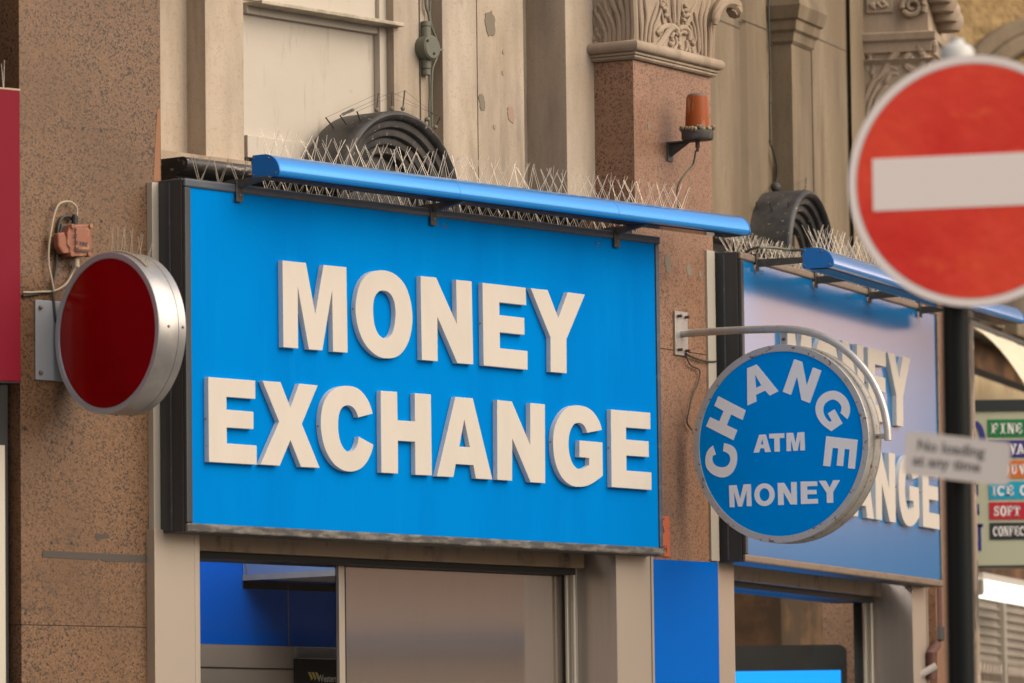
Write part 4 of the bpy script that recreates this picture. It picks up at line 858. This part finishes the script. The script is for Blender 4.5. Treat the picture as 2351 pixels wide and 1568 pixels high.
MB().box(b.x - .02, b.x + .02, b.y, -.001, b.z - .006, b.z - .0005).build('bracket_arm', 'iron', t)
MB().box(b.x - .022, b.x + .022, -.006, -.0005, b.z - .075, b.z).build('bracket_plate', 'iron', t, bevel=.001)
MB().add([(b.x, -.004, b.z - .06), (b.x, -.004, b.z - .005), (b.x, b.y + .03, b.z - .005), (b.x + .003, -.004, b.z - .06), (b.x + .003, -.004, b.z - .005), (b.x + .003, b.y + .03, b.z - .005)], [(0, 1, 2), (3, 4, 5), (0, 2, 5, 3), (0, 1, 4, 3), (1, 2, 5, 4)]).build('gusset', 'iron', t)
MB().lathe([(.009, 0), (.009, -.03), (.006, -.032), (.006, -.045)], (b.x, b.y, b.z), n=10).build('gland', 'rust', t)
cable('cable', 'cable hanging from the amber beacon down to the blue lamp trough', P2, [d5(*p) for p in ((1712, 1050), (1705, 1100), (1690, 1150), (1640, 1210), (1600, 1270), (1582, 1330), (1590, 1400), (1592, 1470))], .0038, 'cable', offs=(-.12, -.01))
# ------------------------------------------------------------------ junction box and wall cables, bay 1
d6 = lambda L_: [((1600 + x / 3.1347) * K, y / 3.1347 * K) for x, y in L_]
t = thing('junction_box', 'round grey green junction box painted over, high on the stone wall', 'junction box', F1, F1.loc(*d6([(365, 640)])[0], .36))
b = F1.loc(*d6([(365, 600)])[0], .33)
MB().lathe([(.001, -.02), (.040, -.02), (.046, -.014), (.047, .02), (.047, .05)], b, axis='y', n=28).build('cover', 'cable', t, smooth=True)
for sgn in (1, -1):
    MB().lathe([(.019, .035 * sgn), (.018, .075 * sgn), (.014, .078 * sgn), (.014, .082 * sgn), (.017, .083 * sgn), (.017, .10 * sgn), (.001, .10 * sgn)], (b.x, b.y + .015, b.z), n=16).build('gland', 'cable', t, smooth=True)
for x, z in ((.004, -.022), (-.032, .022)): MB().sphere((b.x + x, b.y - .022, b.z + z), .005, 6).build('screw', 'cable_dark', t)
MB().box(b.x + .045, b.x + .08, b.y, b.y + .01, b.z - .004, b.z + .005).build('clip', 'cable', t)
cable('cable', 'cable coming down into the junction box from above', F1, d6([(330, -200), (325, 60), (355, 160), (370, 250), (370, 380)]), .0055, 'cable', .345)
cable('cable', 'cable bulging around the right of the junction box and on down', F1, d6([(372, -200), (375, 60), (375, 220), (400, 350), (450, 480), (470, 600), (460, 720), (410, 850), (398, 1000), (395, 1250), (400, 1600)]), .0050, 'cable', .345)
cable('cable', 'cable going down from below the junction box to the arched hood', F1, d6([(372, 800), (370, 950), (375, 1150), (370, 1350), (370, 1600)]), .0050, 'cable', .350)
d7 = lambda L_: [((3000 + x / 2.145) * K, y / 2.145 * K) for x, y in L_]
o = cable('cable', 'thin clipped cable down the ochre wall to a knot above the rear arched hood', F2, d7([(160, -60), (162, 200), (172, 620), (170, 900), (175, 1230)]) + [(1770, 330), (1776, 350), (1783, 380), (1784, 410), (1778, 430)], .0045, 'cable_dark', .352)
for y in (102, 167, 237, 324):
    p = F2.loc(1772, y * 1.0, .35); MB().box(p.x - .004, p.x + .012, p.y, p.y + .012, p.z - .005, p.z + .005).build('clip', 'cable_dark', o)
p = F2.loc(1781, 430, .34); MB().sphere((p.x, p.y, p.z), .022, 8).build('knot', 'cable_dark', o)
# ------------------------------------------------------------------ bird wires on the hoods
def wireposts(fr, label, posts, links, hood_off):
    t = thing('bird_wire', label, 'bird wire', fr, fr.loc(*posts[0][0], hood_off), 'bird wires on the arched hoods')
    ends = []
    for (bx, by), (tx, ty), o0, o1 in posts:
        a, b = fr.loc(bx, by, o0), fr.loc(tx, ty, o1); MB().tube([a, b], .0028, 6).build('pin', 'iron', t); MB().sphere(a, .009, 6).build('foot', 'patch_grey', t); ends.append(b)
    for i, j in links: MB().tube([ends[i], ends[j]], .0006, 4).build('wire', 'iron', t)
    return t, ends
w2 = lambda x, y: (344.4 + x / 3.035, y / 3.035)
P_ = [(w2(1290, 905), w2(1225, 820), .33, .30), (w2(1385, 890), w2(1325, 805), .28, .25), (w2(1480, 875), w2(1442, 778), .23, .20), (w2(1580, 765), w2(1592, 650), .33, .33), (w2(1685, 757), w2(1688, 642), .28, .28), (w2(1762, 757), w2(1775, 630), .23, .23), (w2(1935, 830), w2(1975, 790), .35, .34), (w2(1990, 885), w2(2022, 818), .24, .22)]
t, en = wireposts(F1, 'bird wires on pins over the black arched hood above the large sign', P_, [(0, 3), (1, 4), (2, 5), (3, 6), (5, 6), (4, 7)], .2)
a, b = en[1], en[4]
mb = MB(); pts = []
for i in range(60): p = a.lerp(b, .04 + .22 * i / 60); pts.append(p + Vector((0, .006 * cos(i * 1.6), .006 * sin(i * 1.6))))
mb.tube(pts, .0009, 4).build('spring', 'iron', t)
w3 = lambda x, y: (1664.5 + x / 4.554, 401.8 + y / 4.554)
wireposts(F2, 'bird wires on pins over the rear arched hood', [(w3(355, 400), w3(325, 285), .36, .33), (w3(500, 385), w3(465, 285), .28, .26), (w3(665, 385), w3(663, 280), .22, .20), (w3(840, 160), w3(850, 30), .25, .25), (w3(550, 170), w3(548, 30), .36, .36)], [(0, 4), (1, 3), (2, 3)], .2)
# ------------------------------------------------------------------ no entry sign and post
NE = frame_depth(2233, 12.69, -15)
c = NE.loc(2233, 415, 0)
t = thing('no_entry_sign', 'large red no entry disc with white bar, cut by the right edge', 'road sign', NE, (c.x, 0, c.z - .3))
MB().lathe([(.001, .0), (.296, .0), (.300, .001), (.300, .004), (.001, .004)], (c.x, 0, c.z), axis='y', n=96).build('plate', 'norim', t)
MB().lathe([(.001, -.0006), (.279, -.0006)], (c.x, 0, c.z), axis='y', n=96).build('red_disc', 'nored', t)
MB().box(c.x - .240, c.x + .240, -.0018, -.0010, c.z - .0625, c.z + .0625).build('white_bar', 'nowhite', t)
MB().lathe([(.282, -.0005), (.299, -.0007)], (c.x, 0, c.z), axis='y', n=96).build('white_border', 'nowhite', t)
PO = frame_depth(2195, 12.79, 0)
c = PO.loc(2195, 415, 0)
t = thing('sign_post', 'black round post carrying the no entry disc', 'post', PO, (c.x, 0, 0))
zt = PO.Z(2197, 122); tl = (PO.loc(2160, 200, 0).x - PO.loc(2173, 1500, 0).x)
MB().tube([(PO.loc(2199, 1500, 0).x + 0, 0, 0), (PO.loc(2195, 760, 0).x, 0, PO.Z(2195, 760)), (PO.loc(2194, 130, 0).x, 0, zt)], .0345, 32).build('pole', 'polegrey', t, smooth=True)
MB().lathe([(.040, -.02), (.041, .005), (.034, .016), (.018, .024), (.016, .034), (.001, .036)], (PO.loc(2197, 120, 0).x, 0, PO.Z(2197, 122)), n=24).build('cap', 'capgrey', t, smooth=True)
for z in (.15, -.15): MB().box(c.x - .05, c.x + .06, -.055, .04, c.z + z - .012, c.z + z + .012).build('clamp', 'iron', t)
NP = frame_depth(2197, 12.70, 4)
t = thing('parking_plate', 'small white plate with two lines of black text on the black post', 'road sign', NP, NP.loc(2197, 1114, -.04))
cr = [NP.loc(x, y, -.045) for x, y in ((2080, 989), (2322, 1016), (2314, 1116), (2073, 1089))]
poly = [(p.x, p.z) for p in cr]
cc = [sum(p[0] for p in poly) / 4, sum(p[1] for p in poly) / 4]; rp = []
for i in range(4):
    a, b, c_ = Vector(poly[i - 1]), Vector(poly[i]), Vector(poly[(i + 1) % 4]); da, dc = (a - b).normalized() * .012, (c_ - b).normalized() * .012
    rp += [tuple(b + da), tuple(b + (da + dc) * .3), tuple(b + dc)]
MB().prism(rp, -.048, -.045).build('plate', 'platewhite', t)
MB().prism([rp, [(cc[0] + (p[0] - cc[0]) * .965, cc[1] + (p[1] - cc[1]) * .93) for p in rp]], -.0484, -.0479).build('border', 'norim', t)
ang = math.atan2(cr[1].z - cr[0].z, cr[1].x - cr[0].x); ww = (cr[1] - cr[0]).length
ux, uz = (cr[1] - cr[0]).normalized().x, (cr[1] - cr[0]).normalized().z; vx, vz = (cr[3] - cr[0]).normalized().x, (cr[3] - cr[0]).normalized().z
mb = MB()
for r_, s_, x0 in ((0, 'No loading', .028), (1, 'at any time', .020)):
    px, pz0 = cr[0].x + ux * x0 + vx * (.042 + .036 * r_), cr[0].z + uz * x0 + vz * (.042 + .036 * r_); add_text(mb, s_, px, pz0, -.0486, .036, 1.0, .0010, ang)
mb.build('lettering', 'fadedink', t)
MB().box(cr[0].x + .06, cr[0].x + .16, -.0445, -.03, cr[0].z - .07, cr[0].z - .045).build('clamp', 'iron', t)
# ------------------------------------------------------------------ menu board and the shop beyond
MN = frame_depth(2290, 25.0, 0)
q = lambda px, py, o=0: MN.loc(px, py, o)
t = thing('menu_board', 'pale olive board with coloured FINE, ICE, SOFT and CONFEC strips at the right edge', 'shop sign', MN, q(2300, 1300))
x0 = q(2222, 1100).x; x9 = q(2460, 1100).x
MB().box(x0, x9, 0, .12, q(2290, 1298).z, q(2290, 944).z).build('board', 'menubase', t)
MB().box(q(2234, 930).x, x9, -.01, .12, q(2290, 943.5).z, q(2290, 918).z).build('top_bar', 'menu_black2', t)
MB().box(q(2234, 930).x, x9, -.008, .12, q(2290, 1303).z, q(2290, 1298.5).z).build('bottom_bar', 'menu_black2', t)
sx = q(2270, 1100).x
def ser(mb, ch, x, z, h, w, y0):
    tk = w * .30; sr = h * .12; R_ = lambda a, b, c_, d: mb.box(x + a * w, x + b * w, y0, y0 + .001, z + c_ * h, z + d * h)
    k = .30
    if ch in 'FE':
        R_(.12, .12 + k, 0, 1); R_(.0, .5, 0, .12); R_(0, .9, .84, 1); R_(.8, .93, .62, 1); R_(.3, .7, .44, .58)
        R_(.62, .74, .36, .66)
        if ch == 'E': R_(0, .95, 0, .15); R_(.83, .98, 0, .36)
    elif ch == 'I': R_(.35, .65, 0, 1); R_(.15, .85, 0, .12); R_(.15, .85, .88, 1)
    elif ch == 'N':
        R_(.1, .28, 0, 1); R_(0, .4, .88, 1); R_(0, .4, 0, .12); R_(.74, .9, 0, 1); R_(.6, 1, .88, 1); mb.prism([(x + .1 * w, z + h), (x + .4 * w, z + h), (x + .9 * w, z), (x + .65 * w, z)], y0 - .0002, y0 + .0008)
    elif ch == 'T': R_(.35, .65, 0, 1); R_(.2, .8, 0, .12); R_(0, 1, .85, 1); R_(0, .14, .62, 1); R_(.86, 1, .62, 1)
    elif ch == 'A':
        mb.prism([(x + .38 * w, z + h), (x + .62 * w, z + h), (x + .98 * w, z), (x + .65 * w, z), (x + .5 * w, z + .7 * h)], y0, y0 + .001); mb.prism([(x + .38 * w, z + h), (x + .55 * w, z + h), (x + .3 * w, z), (x + .08 * w, z)], y0 - .0002, y0 + .0008); R_(.25, .7, .25, .38); R_(-.05, .4, 0, .11); R_(.58, 1.08, 0, .11)
    elif ch == 'V':
        mb.prism([(x + .02 * w, z + h), (x + .36 * w, z + h), (x + .62 * w, z + .3 * h), (x + .55 * w, z), (x + .42 * w, z)], y0, y0 + .001); mb.prism([(x + .75 * w, z + h), (x + .95 * w, z + h), (x + .58 * w, z), (x + .45 * w, z)], y0 - .0002, y0 + .0008); R_(-.05, .45, .89, 1); R_(.62, 1.08, .89, 1)
    elif ch == 'U':
        R_(.1, .38, .3, 1); R_(0, .5, .89, 1); R_(.7, .88, .3, 1); R_(.58, 1, .89, 1); mb.ribbon([(x + (.49 + .28 * cos(a)) * w, z + (.32 + .22 * sin(a)) * h) for a in [pi + i * pi / 8 for i in range(9)]], .22 * w, y0 - .0002, y0 + .0008)
    elif ch == 'O':
        mb.prism([[(x + (.5 + .5 * cos(a)) * w, z + (.5 + .52 * sin(a)) * h) for a in [i * pi / 10 for i in range(20)]], [(x + (.5 + .2 * cos(a)) * w, z + (.5 + .36 * sin(a)) * h) for a in [i * pi / 10 for i in range(20)]]], y0, y0 + .001)
    elif ch == 'C':
        mb.ribbon([(x + (.52 + .36 * cos(a)) * w, z + (.5 + .42 * sin(a)) * h) for a in [.75 + i * (2 * pi - 1.5) / 14 for i in range(15)]], .28 * w, y0, y0 + .001); R_(.78, .92, .62, 1)
    elif ch == 'S':
        mb.ribbon([(x + u_ * w, z + v_ * h) for u_, v_ in ((.82, .72), (.7, .86), (.45, .92), (.22, .8), (.25, .62), (.5, .5), (.75, .38), (.78, .2), (.55, .08), (.3, .1), (.15, .28))], .24 * w, y0, y0 + .001); R_(.76, .9, .64, .98); R_(.1, .22, .04, .36)
rows = [('green', 963, 1004, [(c_, 2278 + i * 18.2, 16.5) for i, c_ in enumerate('FINE')] + [('C', 2358, 18)]), ('purple', 1011, 1051, [('V', 2318, 17), ('A', 2334.5, 19)]), ('orange', 1057, 1098, [('O', 2300, 15), ('U', 2321, 15), ('V', 2338, 18)]),
        ('cyan', 1106, 1146, [('I', 2276, 11), ('C', 2288, 19), ('E', 2309, 18), ('C', 2340, 18)]), ('red', 1153, 1193, [(c_, 2279 + i * 15.6, 14.5) for i, c_ in enumerate('SOFT')] + [('D', 2358, 9)]), ('black2', 1200, 1239, [(c_, 2277 + i * 12.2, 11.5) for i, c_ in enumerate('CONFEC')])]
for nm, y0, y1, chs in rows:
    dy = -.01245 * (2310 - 2270)
    st_ = MB().box(sx, x9 - .02, -.0035, -.0005, q(2300, y1).z, q(2300, y0).z).build('strip', 'menu_' + nm, t)
    mb = MB()
    for ch, px, pw in chs:
        if ch == 'D' or px > 2353: continue
        h0 = (y1 - y0); zt_ = q(px, y0 + h0 * .22).z; zb__ = q(px, y1 - h0 * .22).z; xx = q(px, 1100).x
        ser(mb, ch, xx, q(2300, y1 - h0 * .2).z, (zt_ - zb__) * 1.05, pw / 2351 * 2351 / FPX * 25.1, -.0055)
    if mb.v: mb.build('lettering', 'signwhite', st_)
mb = MB()
for ch, yy, hh, px, pw in (('O', 1060, 92, 2218, 46), ('E', 1183, 72, 2222, 27), ('N', 1265, 62, 2212, 46)):
    mb = MB(); z0 = q(px, yy).z; z1 = q(px, yy - hh).z; ser(mb, ch, q(px, yy).x, z0, z1 - z0, pw / FPX * 25, -.003); mb.build('upright_letter', 'navy', t)
# shop unit behind: own angled frame
SH = frame_depth(2232, 25.4, 73)
t = thing('shop_unit', 'corner shop with cream fascia band and dark opening behind the menu board', 'shop', SH)
q = lambda px, py, o=0: SH.loc(px, py, o)
MB().box(-.6, 6, .45, .6, q(2235, 925, .45).z, q(2235, 868, .45).z + .02).build('fascia_band', 'creamwall', t)
MB().box(-.8, 6, .75, 2.5, 0, 3.3).build('dark_opening', 'shopdark', t)
MB().box(-.8, 6, .46, .6, q(2235, 868, .45).z + .02, q(2235, 848, .45).z + .02).build('dark_rail', 'black', t)
MB().box(-.8, 6, .35, .7, q(2240, 745, .3).z, q(2240, 690, .3).z + .4).build('upper_fascia', 'stone_dark', t)
MB().box(-.8, 6, .5, .7, q(2235, 848, .45).z + .02, q(2240, 745, .3).z - .001).build('soffit_wall', 'shopdark', t)
# small brackets and boxes between the sign trough and the awning
for i in range(7):
    x = .1 + i * .55; MB().box(x, x + .22, .25, .345, q(2240, 740, .3).z, q(2240, 705, .3).z).build('fascia_block', 'stone_ochre', t, bevel=.01)
aw = thing('awning', 'stained cream awning folded over the corner shop at right', 'awning', SH, q(2240, 750, .1))
za_ = q(2232, 748, .1).z
MB().tube([(-.15, .12, za_), (4.5, .12, za_)], .035, 12).build('roller', 'iron', aw, smooth=True)
mb = MB(); nx, ny = 40, 8; vs = []; fs = []
for i in range(nx + 1):
    for j in range(ny + 1):
        x = .0 + 4.2 * i / nx; tt = j / ny
        y = .10 - .34 * tt ** .8 + .010 * sin(i * 2.1) * tt; z = za_ - .02 - .30 * tt ** 1.6 - .018 * sin(i * 1.3) * tt
        vs.append((x + .02 * tt, y, z))
for i in range(nx):
    for j in range(ny): a = i * (ny + 1) + j; fs.append((a, a + 1, a + ny + 2, a + ny + 1))
o = mb.add(vs, fs).build('canopy', 'awning', aw, smooth=True); so = o.modifiers.new('Solid', 'SOLIDIFY'); so.thickness = .004
# strip light
t = thing('strip_light', 'glowing white strip light under the menu board', 'lamp', SH, q(2245, 1360, .1))
a = q(2243, 1366, .05)
prof = [(.02, a.z + .012), (.03, a.z), (.12, a.z), (.135, a.z + .015), (.135, a.z + .075), (.02, a.z + .075)]
MB().extr(prof, a.x + .03, a.x + 1.6).build('diffuser', 'tube', t, bevel=.005)
MB().extr([(y * 1.04 - .003, zz if zz < a.z + .05 else zz + .0) for y, zz in prof], a.x, a.x + .029).build('end_cap', 'plasticwhite', t, bevel=.006)
MB().box(a.x + .05, a.x + 1.5, .03, .12, a.z + .0755, a.z + .11).build('body', 'plasticwhite', t)
# shutters
t = thing('roller_shutter', 'ribbed grey roller shutter with a mesh lower part, behind the black post', 'shutter', SH, (0, .3, 0))
x0_, x1_ = q(2180, 1450, .3).x, q(2299, 1450, .3).x
def shut(x0, x1):
    zt_ = q(2270, 1378, .3).z; zg = q(2270, 1500, .3).z; z = zt_; pr_ = [(.34, zt_)]
    while z > zg: pr_ += [(.30, z), (.318, z - .004), (.318, z - .03), (.300, z - .040)]; z -= .044
    pr_ += [(.34, z)]
    MB().extr(pr_, x0, x1).build('slats', 'shutter', t)
    mb = MB(); zz = z
    for k in range(8): mb.box(x0, x1, .300, .312, zz - .006, zz); zz -= .052
    n = max(2, int((x1 - x0) / .08))
    for i in range(n + 1): xx = x0 + (x1 - x0) * i / n; mb.tube([(xx + .012 * (-1) ** k, .308, z - .05 * k) for k in range(9)], .007, 5)
    mb.build('grille', 'shutter', t)
shut(x0_, x1_)
MB().box(x1_ + .005, x1_ + .06, .285, .33, 0, q(2270, 1360, .3).z).build('guide_post', 'alu', t)
shut(x1_ + .065, x1_ + 1.6)
# weathered return wall left of black post, pipe and bits
t = thing('rusty_pipe', 'dark rusty downpipe with a bent foot beside the black post', 'pipe', F2, F2.loc(2148, 1450, .05))
v = [F2.loc(x, y, .06) for x, y in ((2150, 1335), (2151, 1400), (2151, 1500), (2150, 1545), (2140, 1570), (2137, 1620))]
v = [F2.loc(x, y, .06) for x, y in ((2150, 1335), (2152, 1420), (2152, 1462), (2150, 1480), (2140, 1492), (2136, 1500), (2137, 1560))]
MB().tube(v, .022, 12).build('pipe', 'rust', t, smooth=True)
MB().tube([F2.loc(2152, 1440, .06), F2.loc(2152, 1470, .06)], .033, 12).build('collar', 'cable_dark', t)
t = thing('side_wall', 'peeling stained wall strip between second shopfront and black post', 'wall', F2, (2.6, .12, 0))
peel = mat('peeling painted wall', (.30, .23, .17), .8, layers=[((9, 9, 3), .48, .54, (.10, .085, .065), .9), ((14, 14, 9), .58, .62, (.45, .33, .26), .8)], bump=(25, .4, .004))
MB().box(F2.S(2114, 1450, .14), F2.S(2114, 1450, .14) + .9, .14, .4, 0, BZ0 + 1.2).build('wall', peel, t)
t = thing('wall_hook', 'white plastic fitting on the gold lit post at the bottom right', 'fitting', F2, F2.loc(2112, 1555, .09))
b = F2.loc(2112, 1535, .085)
MB().box(b.x - .02, b.x + .035, .085, .1, b.z - .065, b.z + .065).build('back_plate', 'plasticwhite', t, bevel=.002)
MB().tube([(b.x, .09, b.z - .03), (b.x + .03, .02, b.z + .012)], .016, 12).build('nozzle', 'plasticwhite', t, smooth=True)
# ------------------------------------------------------------------ ground and street
def struct(mb, name, m):
    o = mb.build(name, m); o['kind'] = 'structure'; return o
struct(MB().box(-150, 150, -120, 180, -.3, 0), 'ground', 'asphalt')
pav = [F1.world((x, y, 0)) for x, y in ((-14, -2.6), (2.6, -2.6))] + [F2.world((x, y, 0)) for x, y in ((.6, -2.6), (16, -2.6), (16, 1.5), (0, 1.5))] + [F1.world((x, y, 0)) for x, y in ((2.2, 1.2), (-14, 1.2))]
struct(MB().plan([(p.x, p.y) for p in pav], .001, .12), 'pavement', 'paving')
# upper storeys and flank so that the building is complete
bpart(MB().box(-9, s(300, .4) - .002, .45, 3, 0, HT), 'flank_wall', 'stone_dark', F1)
# buildings across the street: they are what the glossy signs mirror
def opposite(fr, label, L_, H_, m, cols, rows_, z0=4.2, w_=1.2, h_=1.9, fascia='oppblue'):
    t = thing('terrace_building', label, 'building', fr)
    MB().box(0, L_, 0, 6, 2.802, H_).build('wall', m, t)
    MB().box(0, L_, .15, 6, 0, 2.66).build('ground_floor', 'oppstone', t)
    MB().box(0, L_, -.12, 6, 2.661, 2.80).build('fascia', fascia, t)
    for r_ in range(rows_):
        for k in range(cols):
            x = (k + .5) * L_ / cols; z = z0 + .6 + r_ * (h_ + 1.2)
            wn = MB().box(x - w_ / 2, x + w_ / 2, -.02, .05, z, z + h_).build('window', 'oppglass', t)
            MB().box(x - w_ / 2 - .12, x + w_ / 2 + .12, -.12, -.0205, z - .14, z - .002).build('sill', 'oppstone', wn)
    MB().box(-.2, L_ + .2, -.3, 6, H_ + .001, H_ + .4).build('parapet', 'oppstone', t)
    return t
def facing(cx, cy, deg, L_):   # facade centre and direction of its own x axis
    a = R(deg); return Fr(cx - cos(a) * L_ / 2, cy - sin(a) * L_ / 2, deg)
OPP = [facing(14, 21, 281, 15), facing(-14, -22, 150, 24), facing(33, 62, 320, 26)]
opposite(OPP[0], 'pale rendered terrace across the street, seen only in reflections', 15, 5.2, 'oppstone', 5, 1, z0=3.0, h_=1.0)
opposite(OPP[2], 'low salmon terrace far down the street, seen only in reflections', 26, 5.6, 'opppink', 7, 1, z0=3.2, h_=1.2)
opposite(OPP[1], 'salmon terrace behind the viewer, seen only in reflections', 24, 9, 'opppink', 8, 1)
# ------------------------------------------------------------------ camera
cam = bpy.data.cameras.new('camera'); co = bpy.data.objects.new('camera', cam); C.objects.link(co)
cam.sensor_width = 36; cam.lens = FPX / 2351 * 36; cam.clip_start = .5; cam.clip_end = 600
co.location = (0, 0, CAMZ); co.rotation_mode = 'QUATERNION'
co.rotation_quaternion = (Matrix.Rotation(pi / 2 + PIT, 3, 'X') @ Matrix.Rotation(-ROL, 3, 'Z')).to_quaternion()
cam.dof.use_dof = True; cam.dof.focus_distance = 19.6; cam.dof.aperture_fstop = 4.0; cam.dof.aperture_blades = 9
bpy.context.scene.camera = co
# ------------------------------------------------------------------ light
AZ, EL = -22., 36.    # compass of the light: degrees from +X towards +Y, elevation
W = bpy.data.worlds.new('World'); bpy.context.scene.world = W; W.use_nodes = True; nt = W.node_tree; N = nt.nodes; L = nt.links
sky = N.new('ShaderNodeTexSky'); sky.sky_type = 'NISHITA'; sky.sun_disc = False; sky.sun_elevation = R(EL); sky.sun_rotation = R(90 - AZ); sky.air_density = 1.0; sky.dust_density = 3.0; sky.ozone_density = 1.0
bg = N['Background']; bg.inputs[1].default_value = .06; L.new(sky.outputs[0], bg.inputs[0])
# thin evening cloud: warm near the horizon, pale overhead
tc = N.new('ShaderNodeTexCoord'); sp = N.new('ShaderNodeSeparateXYZ'); L.new(tc.outputs['Generated'], sp.inputs[0])
cr_ = N.new('ShaderNodeValToRGB'); L.new(sp.outputs['Z'], cr_.inputs[0]); e_ = cr_.color_ramp.elements
e_[0].position = 0; e_[0].color = (1.0, .72, .54, 1); e_[1].position = .75; e_[1].color = (.64, .63, .62, 1)
k = e_.new(.12); k.color = (1.0, .80, .62, 1); k = e_.new(.32); k.color = (.80, .715, .61, 1)
ns = N.new('ShaderNodeTexNoise'); ns.inputs['Scale'].default_value = 3.2; ns.inputs['Detail'].default_value = 5; L.new(tc.outputs['Generated'], ns.inputs['Vector'])
mr = N.new('ShaderNodeMapRange'); L.new(ns.outputs['Fac'], mr.inputs[0]); mr.inputs[1].default_value = .3; mr.inputs[2].default_value = .7; mr.inputs[3].default_value = .75; mr.inputs[4].default_value = 1.2
b2 = N.new('ShaderNodeBackground'); L.new(cr_.outputs[0], b2.inputs[0])
ml = N.new('ShaderNodeMath'); ml.operation = 'MULTIPLY'; ml.inputs[1].default_value = .32; L.new(mr.outputs[0], ml.inputs[0]); L.new(ml.outputs[0], b2.inputs[1])
gd = N.new('ShaderNodeVectorMath'); gd.operation = 'DOT_PRODUCT'; L.new(tc.outputs['Generated'], gd.inputs[0]); gd.inputs[1].default_value = Vector((cos(R(52)), sin(R(52)), .10)).normalized()
gp = N.new('ShaderNodeMath'); gp.operation = 'POWER'; gp.use_clamp = True; L.new(gd.outputs['Value'], gp.inputs[0]); gp.inputs[1].default_value = 24
gm = N.new('ShaderNodeMath'); gm.operation = 'MULTIPLY'; L.new(gp.outputs[0], gm.inputs[0]); gm.inputs[1].default_value = 1.3
b3 = N.new('ShaderNodeBackground'); b3.inputs[0].default_value = (1, .50, .30, 1); L.new(gm.outputs[0], b3.inputs[1])
a0 = N.new('ShaderNodeAddShader'); L.new(b2.outputs[0], a0.inputs[0]); L.new(b3.outputs[0], a0.inputs[1]); b2 = a0
ad = N.new('ShaderNodeAddShader'); L.new(bg.outputs[0], ad.inputs[0]); L.new(b2.outputs[0], ad.inputs[1]); L.new(ad.outputs[0], N['World Output'].inputs[0])
sun = bpy.data.lights.new('sun', 'SUN'); sun.energy = 1.5; sun.angle = R(60); sun.color = (1, .86, .70)
so = bpy.data.objects.new('sun', sun); C.objects.link(so)
so.rotation_euler = Vector((cos(R(AZ)) * cos(R(EL)), sin(R(AZ)) * cos(R(EL)), sin(R(EL)))).to_track_quat('Z', 'Y').to_euler()
sc_ = bpy.context.scene
sc_.view_settings.view_transform = 'Standard'; sc_.view_settings.look = 'None'; sc_.view_settings.gamma = 1; sc_.view_settings.exposure = .86
sc_.cycles.max_bounces = 6; sc_.cycles.use_denoising = True
print('objects', len(bpy.data.objects))
